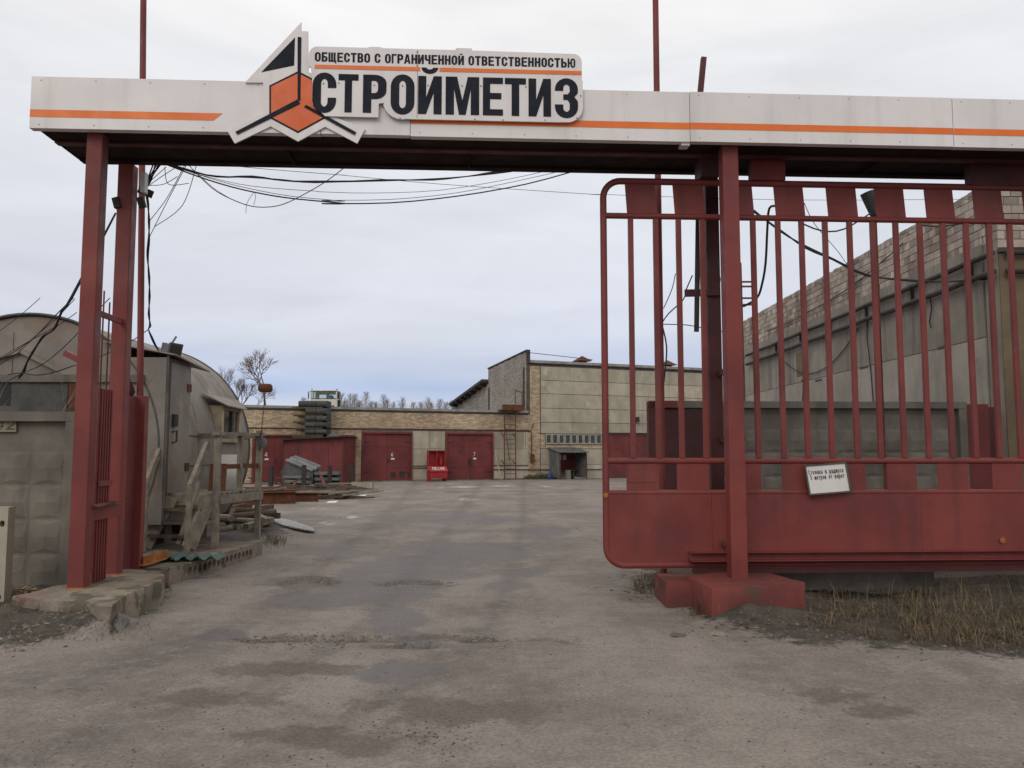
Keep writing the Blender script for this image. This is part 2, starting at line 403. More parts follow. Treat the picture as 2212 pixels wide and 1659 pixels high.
MUD = [(1790, 1500, 105, 24), (1890, 1533, 120, 22), (610, 1445, 200, 22), (430, 1510, 260, 36), (830, 1395, 100, 7), (1390, 1290, 90, 14), (1000, 1540, 260, 46), (700, 1600, 300, 40)]
FROST = [(760, 1115, 40, 11), (715, 1133, 45, 8), (1015, 1079, 60, 5), (1180, 1050, 40, 3), (440, 1243, 45, 6), (690, 1098, 50, 5), (1085, 1050, 60, 3), (1000, 1052, 80, 3)]
HOLES = [(660, 1256, 66, 12, 0.07), (890, 1262, 74, 9, 0.045), (900, 1393, 46, 7, 0.045), (575, 1381, 64, 5, 0.03), (1045, 1376, 40, 4, 0.03), (760, 1378, 60, 4, .03), (1850, 1515, 150, 30, 0.012)]
CRACK = [(540, 1382), (600, 1374), (680, 1377), (760, 1374), (860, 1379), (960, 1372), (1060, 1380), (1180, 1376), (1290, 1384)]
CRACK2 = [(1240, 1138), (1265, 1150), (1290, 1165), (1306, 1182)]
def ell(dx, dy, e): return 1 - math.hypot((dx - e[0]) / e[2], (dy - e[1]) / e[3])
def seg_d(x, y, pl):
    return min((abs(y - (ay + (by - ay) * (x - ax) / (bx - ax))) if ax <= x <= bx else 1e9) for (ax, ay), (bx, by) in zip(pl, pl[1:]))
TRK = [[(1040, 1040), (1000, 1100), (930, 1190), (840, 1300), (690, 1410), (430, 1530), (-60, 1670)], [(1130, 1040), (1130, 1120), (1110, 1230), (1060, 1350), (930, 1470), (700, 1580), (380, 1690)],
       [(900, 1040), (850, 1100), (760, 1170), (640, 1270), (470, 1370), (230, 1450), (-60, 1520)]]
def track_at(dx, dy):
    best = -1
    for k, pl in enumerate(TRK):
        w_ = 9 + (dy - 1000) * .075
        for (ax, ay), (bx, by) in zip(pl, pl[1:]):
            if ay <= dy <= by:
                x = ax + (bx - ax) * (dy - ay) / (by - ay); slope = math.hypot(1, (bx - ax) / (by - ay)); best = max(best, 1 - abs(dx - x) / (w_ * slope)); break
    return max(best, -1)
FOOT0, FOOT1 = G(30, 1292, .2) + Vector((0, -.1, 0)), G(236, 1308, .2) + Vector((.08, -.08, 0))
def soil_at(x, y):
    d = -9
    for P_ in (SOIL_R, SOIL_L, SOIL_P):
        q = dist_poly(x, y, P_); d = max(d, q if in_poly(x, y, P_) else -q)
    return d
def ground_z(x, y, sd=None):
    z = 0.022 * noise.noise((x * .45, y * .45, 1.3)) + 0.010 * noise.noise((x * 1.7, y * 1.7, 4)) + 0.005 * noise.noise((x * 6, y * 6, 9))
    if sd is None: sd = soil_at(x, y)
    k = max(0, min(1, (sd + .1) / .5))
    if k > 0:
        z += k * (0.05 * noise.noise((x * 1.2, y * 1.2, 7)) + 0.025 * noise.noise((x * 4.1, y * 4.1, 2)) + 0.02)
        if x < -3 and y < 9.6:
            t = max(0, min(1, ((x - FOOT0.x) * (FOOT1.x - FOOT0.x) + (y - FOOT0.y) * (FOOT1.y - FOOT0.y)) / ((FOOT1 - FOOT0).length ** 2)))
            q = FOOT0.lerp(FOOT1, t); z += .15 * math.exp(-((x - q.x) ** 2 + (y - q.y) ** 2) / .09)
        z += k * .16 * math.exp(-((x - 2.25) ** 2 / .35 + (y - 7.95) ** 2 / .10))
        if x > 2.9 and y < 10.5: z -= 0.09 * k * max(0, min(1, (x - 2.9)))
    return z
def make_ground():
    xs = lerp_list([(-400, 0), (-60, 40), (-12, 3), (-7, .22), (-4, .09), (2.6, .045), (7, .085), (13, .22), (60, 3), (400, 40)])
    ys = lerp_list([(-60, 0), (0, 10), (3, .3), (4.6, .09), (10.5, .045), (13, .08), (22, .16), (50, .6), (70, 3), (700, 60)])
    nx, ny = len(xs), len(ys); vs_ = []; wet = []; frost = []; soil = []; mud = []; trk = []; hol = []
    for y in ys:
        for x in xs:
            near = 1.5 < y < 60 and -16 < x < 16
            w_ = f_ = m_ = t_ = h_ = -1.0; sd = -9
            z = 0.0
            if near:
                sd = soil_at(x, y)
                z = ground_z(x, y, sd)
                dx, dy = proj(x, y, 0)
                w_ = max(ell(dx, dy, e) for e in WET); m_ = max(ell(dx, dy, e) for e in MUD); f_ = max(ell(dx, dy, e) for e in FROST)
                t_ = track_at(dx, dy)
                h_ = max(ell(dx, dy, e) for e in HOLES if e[4] > .015)
                for e in HOLES:
                    q = ell(dx + 20 * noise.noise((x * 3, y * 3, 0)), dy, e)
                    if q > 0: z -= e[4] * min(1, q * 7)
                q = min(seg_d(dx, dy + 5 * noise.noise((x * 3, y * 3, 5)), CRACK), 3 * seg_d(dx, dy, CRACK2))
                if q < 6: z -= .03 * (1 - q / 6); m_ = max(m_, .5 * (1 - q / 6))
                if 540 < dx < 1300 and 1376 < dy < 1420: z -= .008 * (1 - (dy - 1376) / 44)
            vs_.append((x, y, z)); wet.append(max(w_, -1)); frost.append(max(f_, -1)); soil.append(max(-1, min(1, sd))); mud.append(max(m_, -1)); trk.append(t_); hol.append(max(h_, -1))
    fs = [(j * nx + i, j * nx + i + 1, (j + 1) * nx + i + 1, (j + 1) * nx + i) for j in range(ny - 1) for i in range(nx - 1)]
    me = bpy.data.meshes.new('ground'); me.from_pydata(vs_, [], fs)
    for nm, dat in (('wet', wet), ('frost', frost), ('soil', soil), ('mud', mud), ('track', trk), ('hole', hol)):
        at = me.attributes.new(nm, 'FLOAT', 'POINT'); at.data.foreach_set('value', dat)
    me.polygons.foreach_set('use_smooth', [True] * len(fs))
    o = bpy.data.objects.new('ground', me); COL.objects.link(o); o['kind'] = 'structure'
    m, nt, b = nodes_of('worn_asphalt')
    def at(nm):
        a = nt.nodes.new('ShaderNodeAttribute'); a.attribute_name = nm; return a.outputs['Fac']
    def addn(a, n_, k, off):
        q = mk(nt, 'ShaderNodeMath', operation='MULTIPLY_ADD'); nt.links.new(n_, q.inputs[0]); q.inputs[1].default_value = k; q.inputs[2].default_value = off
        r = mk(nt, 'ShaderNodeMath', operation='ADD'); nt.links.new(a, r.inputs[0]); nt.links.new(q.outputs[0], r.inputs[1]); return r.outputs[0]
    big = noise_n(nt, 0.55, 6, 0.62)
    streaky = noise_n(nt, 0.9, 6, 0.65, (1.0, 0.35, 1), 11)
    fine = noise_n(nt, 38, 4, 0.7)
    grit = noise_n(nt, 150, 3, 0.7)
    mid = noise_n(nt, 5.5, 6, 0.7)
    col = mixc(nt, ramp(nt, big, .38, .62), (0.260, 0.226, 0.198), (0.185, 0.158, 0.138))
    col = mixc(nt, ramp(nt, streaky, .48, .68, 0, .6), col, (0.128, 0.106, 0.090))
    trf = ramp(nt, addn(at('track'), noise_n(nt, 0.9, 9, 0.72), 4.4, -2.3), -.3, 1.3, 0, .62)
    col = mixc(nt, trf, col, (0.112, 0.096, 0.086))
    col = mixc(nt, ramp(nt, mid, .46, .72, 0, .6), col, (0.27, 0.237, 0.207))
    col = mixc(nt, ramp(nt, mid, .48, .26, 0, .5), col, (0.118, 0.099, 0.085))
    wetf = ramp(nt, addn(at('wet'), noise_n(nt, 1.7, 10, 0.74), 3.2, -1.55), -0.05, 0.3)
    col = mixc(nt, wetf, col, mixc(nt, .66, col, (0.088, 0.079, 0.077)))
    mudf = ramp(nt, addn(at('mud'), noise_n(nt, 1.8, 9, 0.74), 4.0, -2.1), 0.0, 0.5, 0, .62)
    holf = ramp(nt, addn(at('hole'), noise_n(nt, 5, 8, 0.72), 2.6, -1.25), -.02, .07)
    col = mixc(nt, holf, col, mixc(nt, ramp(nt, noise_n(nt, 40, 5, .7), .4, .62), (0.085, 0.072, 0.062), (0.17, 0.15, 0.13)))
    col = mixc(nt, mudf, col, (0.098, 0.078, 0.060))
    soilf = ramp(nt, addn(at('soil'), noise_n(nt, 3.0, 9, 0.78), 1.8, -0.88), -.08, .16)
    soilc = mixc(nt, ramp(nt, noise_n(nt, 6, 7, .7), .38, .66), (0.080, 0.066, 0.052), (0.040, 0.035, 0.028))
    soilc = mixc(nt, ramp(nt, noise_n(nt, 28, 5, .7), .60, .70, 0, .8), soilc, (0.20, 0.175, 0.145))
    col = mixc(nt, soilf, col, soilc)
    frf = ramp(nt, addn(at('frost'), noise_n(nt, 2.2, 9, 0.8, (1, .35, 1), 5), 4.5, -2.7), 0.05, 0.5, 0, .62)
    col = mixc(nt, frf, col, (0.52, 0.53, 0.56))
    col = mixc(nt, ramp(nt, fine, .33, .68), mixc(nt, 1, col, (0.78, 0.78, 0.78), 'MULTIPLY'), mixc(nt, 1, col, (1.18, 1.175, 1.17), 'MULTIPLY'))
    col = mixc(nt, ramp(nt, grit, .64, .72, 0, .55), col, (0.36, 0.33, 0.30))
    nt.links.new(col, b.inputs['Base Color'])
    rg = mixc(nt, wetf, (0.93, .93, .93), (0.62, .62, .62))
    nt.links.new(rg, b.inputs['Roughness'])
    b.inputs['Specular IOR Level'].default_value = 0.4
    h = addn(mid, fine, .30, 0); h = addn(h, grit, .14, 0); h = addn(h, holf, -1.6, 0)
    bp = mk(nt, 'ShaderNodeBump', Strength=.6, Distance=.016)
    nt.links.new(h, bp.inputs['Height']); nt.links.new(bp.outputs[0], b.inputs['Normal'])
    me.materials.append(m)
make_ground()

def make_hill():
    mb = MB(); xs = lerp_list([(-160, 0), (-20, 10), (0, 2), (160, 20)]); ys = lerp_list([(63, 0), (70, 1), (160, 10), (600, 60)])
    nx = len(xs)
    vs_ = []
    for y in ys:
        for x in xs:
            k = max(0, min(1, (y - 63) / 4.5)); k = k * k * (3 - 2 * k)
            vs_.append((x, y, -0.2 + k * (4.15 + .25 * noise.noise((x * .1, y * .1, 0)))))
    mb.add(vs_, [(j * nx + i, j * nx + i + 1, (j + 1) * nx + i + 1, (j + 1) * nx + i) for j in range(len(ys) - 1) for i in range(nx - 1)])
    o = mb.build('terrain', M['dirt'], None, True); o['kind'] = 'structure'
make_hill()

# ------------------------------------------------------------------ bricks
def brick_mesh(name, bl, bh, dp, mat):
    mb = MB().box(-bl / 2, -dp / 2, -bh / 2, bl / 2, dp / 2, bh / 2)
    me = bpy.data.meshes.new(name); me.from_pydata([tuple(v) for v in mb.v], [], mb.f); me.materials.append(mat); return me
def brick_field(parent, P, ang, rects, bl, bh, j, mat, single=300, top=None, proud=0.010, seed=1, stuff_name='brickwork'):
    rnd = random.Random(seed); full = []; rest = []
    ch = bh + j; cl = bl + j
    for (s0, s1, z0, z1) in rects:
        k0, k1 = math.ceil((z0 - .25 * bh) / ch), math.floor((z1 + .25 * bh) / ch)
        for k in range(k0, k1):
            zc = (k + .5) * ch; off = (k % 2) * cl / 2
            header = (k % 6 == 5)
            st = cl / 2 if header else cl
            i = math.floor((s0 - off) / st)
            while i * st + off < s1:
                a, b_ = max(s0, i * st + off), min(s1, i * st + off + st - j)
                i += 1
                if b_ - a < .04: continue
                if top and zc + bh / 2 > top((a + b_) / 2): continue
                pr = proud + rnd.uniform(-.003, .004)
                dz = rnd.uniform(-.002, .002)
                if abs(b_ - a - bl) < .004: full.append(((a + b_) / 2, zc + dz, pr))
                else: rest.append((a, b_, zc + dz, pr))
    full.sort(key=lambda q: (P(q[0], 0, q[1]) - Vector((0, 0, CAM_H))).length)
    dp = 0.06
    if single and full:
        me = brick_mesh('brick', bl, bh, dp, mat); base = wloc(parent)
        for q in full[:single]:
            o = bpy.data.objects.new('brick', me); COL.objects.link(o); o.parent = parent
            o.location = P(q[0], q[2] - dp / 2, q[1]) - base
            o.rotation_euler = (rnd.uniform(-.006, .006), rnd.uniform(-.008, .008), ang + rnd.uniform(-.012, .012))
    mb = MB()
    for q in full[single:]: rest.append((q[0] - bl / 2, q[0] + bl / 2, q[1], q[2]))
    for a, b_, zc, pr in rest:
        mb.hexa([P(a, pr, zc - bh / 2), P(b_, pr, zc - bh / 2), P(b_, -.02, zc - bh / 2), P(a, -.02, zc - bh / 2), P(a, pr, zc + bh / 2), P(b_, pr, zc + bh / 2), P(b_, -.02, zc + bh / 2), P(a, -.02, zc + bh / 2)])
    if mb.v:
        o = mb.build(stuff_name, mat, parent); o['kind'] = 'stuff'

# ------------------------------------------------------------------ letters (flat paint strokes / outlines)
def GL(ch):
    s, t = .36, .165
    if ch == 'О': return [arc(.5, .70, .5, .30, 0, 180) + arc(.5, .30, .5, .30, 180, 360), arc(.5, .72, .5 - s, .12, 0, 180) + arc(.5, .28, .5 - s, .12, 180, 360)]
    if ch == 'С': return [[(1, .62)] + arc(.5, .70, .5, .30, 0, 180) + arc(.5, .30, .5, .30, 180, 360) + [(1, .38), (1 - s, .38)] + arc(.5, .28, .5 - s, .12, 360, 180) + arc(.5, .72, .5 - s, .12, 180, 0) + [(1 - s, .62)]]
    if ch == 'Т': return [[(.5 - s / 2, 0), (.5 + s / 2, 0), (.5 + s / 2, 1 - t), (1, 1 - t), (1, 1), (0, 1), (0, 1 - t), (.5 - s / 2, 1 - t)]]
    if ch == 'Р': return [[(0, 0), (s, 0), (s, .36), (.5, .36)] + arc(.5, .58, .5, .22, 270, 360, 6) + arc(.5, .78, .5, .22, 0, 90, 6) + [(0, 1)], [(s, .52), (.5, .52)] + arc(.5, .62, .14, .10, 270, 360, 4) + arc(.5, .74, .14, .10, 0, 90, 4) + [(s, .84)]]
    if ch in 'ИЙ': return [[(0, 0), (s * .95, 0), (1 - s * .95, .56), (1 - s * .95, 0), (1, 0), (1, 1), (1 - s * .95, 1), (s * .95, .44), (s * .95, 1), (0, 1)]]
    if ch == 'М': return [[(0, 0), (.25, 0), (.25, .68), (.40, 0), (.60, 0), (.75, .68), (.75, 0), (1, 0), (1, 1), (.66, 1), (.5, .38), (.34, 1), (0, 1)]]
    if ch == 'Е': return [[(0, 0), (1, 0), (1, t), (s, t), (s, .43), (.92, .43), (.92, .43 + t), (s, .43 + t), (s, 1 - t), (1, 1 - t), (1, 1), (0, 1)]]
    if ch == 'З': return [[(0, .68)] + arc(.5, .72, .5, .28, 180, 0) + [(.98, .62), (.84, .53), (.99, .43)] + arc(.5, .28, .5, .28, 0, -180) + [(0, .34), (s, .34)] + arc(.5, .26, .5 - s, .10, 180, 360) + [(1 - s, .37), (.55, .455), (.36, .455), (.36, .595), (.55, .595), (1 - s, .66)] + arc(.5, .74, .5 - s, .10, 0, 180) + [(s, .68)]]
    if ch == 'Б': return [[(0, 0), (.5, 0)] + arc(.5, .22, .5, .22, 270, 360, 5) + arc(.5, .38, .5, .22, 0, 90, 5) + [(s, .6), (s, 1 - t), (.95, 1 - t), (.95, 1), (0, 1)], [(s, .15), (.5, .15)] + arc(.5, .26, .14, .10, 270, 360, 4) + arc(.5, .36, .14, .09, 0, 90, 4) + [(s, .45)]]
    if ch == 'Ь': return [[(0, 0), (.5, 0)] + arc(.5, .22, .5, .22, 270, 360, 5) + arc(.5, .40, .5, .22, 0, 90, 5) + [(s, .62), (s, 1), (0, 1)], [(s, .15), (.5, .15)] + arc(.5, .26, .14, .10, 270, 360, 4) + arc(.5, .37, .14, .09, 0, 90, 4) + [(s, .46)]]
    if ch == 'В': return [[(0, 0), (.5, 0)] + arc(.5, .24, .5, .24, 270, 360, 5) + [(1, .36), (.84, .52), (.97, .66)] + arc(.5, .76, .47, .24, 0, 90, 5) + [(0, 1)], [(s, .15), (.5, .15), (.63, .22), (.63, .36), (.5, .44), (s, .44)], [(s, .59), (.5, .59), (.61, .66), (.61, .78), (.5, .85), (s, .85)]]
    if ch == 'Г': return [[(0, 0), (s, 0), (s, 1 - t), (1, 1 - t), (1, 1), (0, 1)]]
    if ch == 'Н': return [[(0, 0), (s, 0), (s, .42), (1 - s, .42), (1 - s, 0), (1, 0), (1, 1), (1 - s, 1), (1 - s, .59), (s, .59), (s, 1), (0, 1)]]
    if ch == 'Ч': return [[(1 - s, 0), (1, 0), (1, 1), (1 - s, 1), (1 - s, .54), (.55, .52), (s, .58), (s, 1), (0, 1), (0, .5), (.2, .38), (.5, .35), (1 - s, .40)]]
    if ch == 'Щ': return [[(0, 0), (.84, 0), (.84, -.16), (1, -.16), (1, t), (.90, t), (.90, 1), (.66, 1), (.66, t), (.57, t), (.57, 1), (.33, 1), (.33, t), (.24, t), (.24, 1), (0, 1)]]
    if ch == 'А': return [[(0, 0), (.30, 0), (.36, .2), (.64, .2), (.70, 0), (1, 0), (.69, 1), (.31, 1)], [(.40, .35), (.5, .78), (.60, .35)]]
    if ch == 'Ю': return [[(0, 0), (.22, 0), (.22, .42), (.36, .42)] + arc(.68, .28, .32, .28, 180, 360, 8) + arc(.68, .72, .32, .28, 0, 180, 8) + [(.36, .59), (.22, .59), (.22, 1), (0, 1)], arc(.68, .28, .10, .13, 180, 360, 6) + arc(.68, .72, .10, .13, 0, 180, 6)]
    return []
def put_glyph(mb, ch, s0, s1, z0, z1, Mf):
    lp = GL(ch)
    if lp: mb.flat([[(s0 + a * (s1 - s0), z0 + b * (z1 - z0)) for a, b in l] for l in lp], Mf)
# thin painted strokes for hand lettering and small notices
ST = {'с': [[(.9, .6), (.5, .7), (.1, .35), (.5, 0), (.9, .1)]], 'т': [[(0, .66), (1, .66)], [(.5, .66), (.5, 0)]], 'о': [[(.5, .7), (.08, .35), (.5, 0), (.92, .35), (.5, .7)]],
      'я': [[(.85, 0), (.85, .66), (.3, .66), (.12, .48), (.3, .32), (.85, .32)], [(.5, .32), (.08, 0)]], 'н': [[(.1, 0), (.1, .7)], [(.1, .36), (.9, .36)], [(.9, 0), (.9, .7)]],
      'к': [[(.1, 0), (.1, .7)], [(.1, .32), (.85, .7)], [(.35, .43), (.9, 0)]], 'а': [[(.15, .6), (.5, .7), (.82, .55), (.82, 0)], [(.82, .38), (.3, .38), (.1, .2), (.3, 0), (.82, .14)]],
      'в': [[(.1, 0), (.1, .66), (.65, .66), (.75, .5), (.6, .36), (.1, .36)], [(.6, .36), (.85, .18), (.65, 0), (.1, 0)]], 'р': [[(.1, -.28), (.1, .66)], [(.1, .6), (.55, .7), (.9, .35), (.55, 0), (.1, .08)]],
      'д': [[(0, -.16), (0, .04), (1, .04), (1, -.16)], [(.12, .04), (.35, .66), (.82, .66), (.82, .04)]], 'и': [[(.1, .7), (.1, 0), (.9, .7), (.9, 0)]], 'у': [[(.05, .7), (.5, .05)], [(.95, .7), (.4, -.25), (.1, -.25)]],
      'е': [[(.1, .36), (.9, .36), (.8, .62), (.5, .7), (.1, .35), (.45, 0), (.88, .1)]], 'м': [[(.05, 0), (.05, .7), (.5, .1), (.95, .7), (.95, 0)]],
      'С': [[(.92, .82), (.5, 1), (.06, .5), (.5, 0), (.92, .18)]], '5': [[(.85, 1), (.2, 1), (.12, .55), (.55, .62), (.88, .32), (.5, 0), (.08, .14)]],
      '4': [[(.75, 0), (.75, 1), (.05, .28), (.98, .28)]], '2': [[(.08, .78), (.4, 1), (.85, .82), (.75, .5), (.05, .03), (.95, .03)]], '6': [[(.8, .95), (.3, .75), (.1, .35), (.45, 0), (.85, .25), (.5, .52), (.12, .35)]],
      '7': [[(.05, 1), (.95, 1), (.35, 0)]], 'П': [[(.08, 0), (.08, 1), (.92, 1), (.92, 0)]], 'Е': [[(.9, 1), (.1, 1), (.1, 0), (.9, 0)], [(.1, .5), (.75, .5)]], 'О': [[(.5, 1), (.08, .5), (.5, 0), (.92, .5), (.5, 1)]], 'К': [[(.1, 0), (.1, 1)], [(.1, .45), (.9, 1)], [(.35, .6), (.92, 0)]]}
def strokes(mb, text, s0, z0, h, adv, wd, Mf, slant=0.0):
    """Mf(a, depth, b): every stroke lies a fraction of a millimetre above the last"""
    x = s0; dep = 0.0
    for ch in text:
        for pl in ST.get(ch, []):
            pts = [Vector((x + (a + slant * b) * adv * .72, z0 + b * h)) for a, b in pl]
            for p, q in zip(pts, pts[1:]):
                d = (q - p).normalized(); nrm = Vector((-d.y, d.x)) * wd / 2; e = d * wd * .4; dep += 0.00012
                mb.add([Mf(*(p - nrm - e), dep), Mf(*(q - nrm + e), dep), Mf(*(q + nrm + e), dep), Mf(*(p + nrm - e), dep)], [(0, 1, 2, 3)])
        x += adv

# ------------------------------------------------------------------ long buildings at the end of the yard
def PB(s, o, z): return BF.w(s, -o, z)
def bd(mb, s0, s1, z0, z1, o0, o1, P): return mb.hexa([P(s0, o1, z0), P(s1, o1, z0), P(s1, o0, z0), P(s0, o0, z0), P(s0, o1, z1), P(s1, o1, z1), P(s1, o0, z1), P(s0, o0, z1)])
def zf(x, y): return BF.p(x, y)[1]
def sf(x): return BF.s(x)
def garage_row():
    t = empty('garage_building', PB(sf(800), 0, 0), 'low cream brick garage building with a row of maroon double doors', 'building')
    s0, s1 = sf(380), sf(1141); zt = 3.98
    bd(MB(), s0, s1, 0, zt, -9, 0, PB).build('wall', M['mortar_pale'], t)
    rf = bd(MB(), s0 - .1, s1, zt, zt + .13, -9.1, .09, PB).build('roof', M['roofcap'], t)
    bd(MB(), s0 - .1, s1, zt - .07, zt - .003, .012, .075, PB).build('eaves_strip', M['tar'], rf)
    zd = zf(1016, 935)                                        # door heads
    doors = [(545, 640, '4', 946), (652, 766, None, 946), (781, 890, '6', 934), (962, 1065, '7', 935)]
    zl = 2.84; nn = 0
    cut = [(sf(a), sf(b), 0, zf(a, y)) for a, b, _, y in doors]
    rects = [(s0, s1, zl + .05, zt - .08)]
    # brick piers beside the low doors, concrete panels between the tall ones
    rects += [(sf(766) + .02, sf(781) - .02, 0.0, zl + .05), (sf(640) + .02, sf(652) - .02, 0, zl + .05), (s0, sf(545) - .02, 0, zl + .05)]
    rects += [(sf(545), sf(640), zf(545, 944) + .02, zl + .05), (sf(652), sf(766), zf(652, 944) + .02, zl + .05)]
    brick_field(t, PB, BF.a, rects, .25, .065, .012, M['brick'], 300, seed=3)
    for (a, b, num, y) in doors:
        a, b = sf(a), sf(b); zh = min(zf(1016, 935), 2.82) if num in ('6', '7') else 2.56
        d = bd(MB(), a, a + .10, 0, zh, -.1, .11, PB); bd(d, b - .10, b, 0, zh, -.1, .11, PB); bd(d, a + .10, b - .10, zh - .10, zh, -.1, .13, PB)
        d = d.build('garage_door', M['red_flat'], t)
        mid = (a + b) / 2
        for (p, q) in ((a + .105, mid - .012), (mid + .012, b - .105)):
            lf = bd(MB(), p, q, .06, zh - .108, -.06, .02, PB).build('door_leaf', M['red_flat'], d)
            for zz in (.45, zh - .6): bd(MB(), (p if p < mid - .1 else q - .32), (p + .32 if p < mid - .1 else q), zz, zz + .07, .0205, .04, PB).build('hinge', M['maroon'], d)
        for zz in (.75, 1.95):
            bd(MB(), a + .12, b - .12, zz, zz + .05, .021, .032, PB).build('cross_rail', M['red_flat'], d)
        if num:
            mb = MB(); off = .22 if num != '4' else -.5
            strokes(mb, num, mid + off, 1.38, .22, .18, .024, lambda x, zz, dp: PB(x, .036 + dp, zz))
            mb.build('number', M['white'], d)
            bd(MB(), mid + off + .0, mid + off + .2, 1.2, 1.29, .0215, .034, PB).build('plate', M['white'], d)
        bd(MB(), mid + .05, mid + .09, .95, 1.25, .021, .06, PB).build('handle', M['dark'], d)
        bd(MB(), mid - .012, mid + .012, .06, zh - .11, -.05, .012, PB).build('gap', M['black'], d)
        if num == '6':
            for k, r in ((.75, .22), (1.25, .24), (1.75, .17)):
                bd(MB(), a + .9 + k, a + .9 + k + r * 1.3, .18, .18 + r * 1.5, .0205, .028, PB).build('scorched_patch', M['dark'], d)
    # concrete infill panels
    def panels(x0, x1, rows):
        for (y0, y1, cuts) in rows:
            e = [x0] + cuts + [x1]
            for p, q in zip(e, e[1:]):
                bd(MB(), sf(p) + .012, sf(q) - .012, y0, y1, -.02, .03, PB).build('panel', M['conc_pale'], t)
    panels(890.5, 961.5, [(1.82, 2.82, [926]), (.86, 1.80, []), (.06, .76, [])])
    panels(1065.5, 1141, [(1.82, 2.82, [1130, 1135]), (.86, 1.80, [1077]), (.06, .76, [])])
    bd(MB(), sf(890.5), sf(961.5), 0.0, .05, -.02, .05, PB).build('plinth', M['conc'], t)
    # service pipes
    MB().tube([PB(sf(533), .07, 2.9), PB(sf(800), .07, 2.93), PB(sf(1060), .07, 2.93), PB(sf(1143), .07, 2.93)], .028, 6).build('pipe', M['rust'], t)
    MB().tube([PB(sf(892), .06, .72), PB(sf(928), .06, .72)], .025, 6).build('pipe', M['rust'], t)
    MB().tube([PB(sf(1066), .075, .60), PB(sf(1190), .075, .56)], .028, 6).build('pipe', M['rust'], t)
    return t
garage = garage_row()

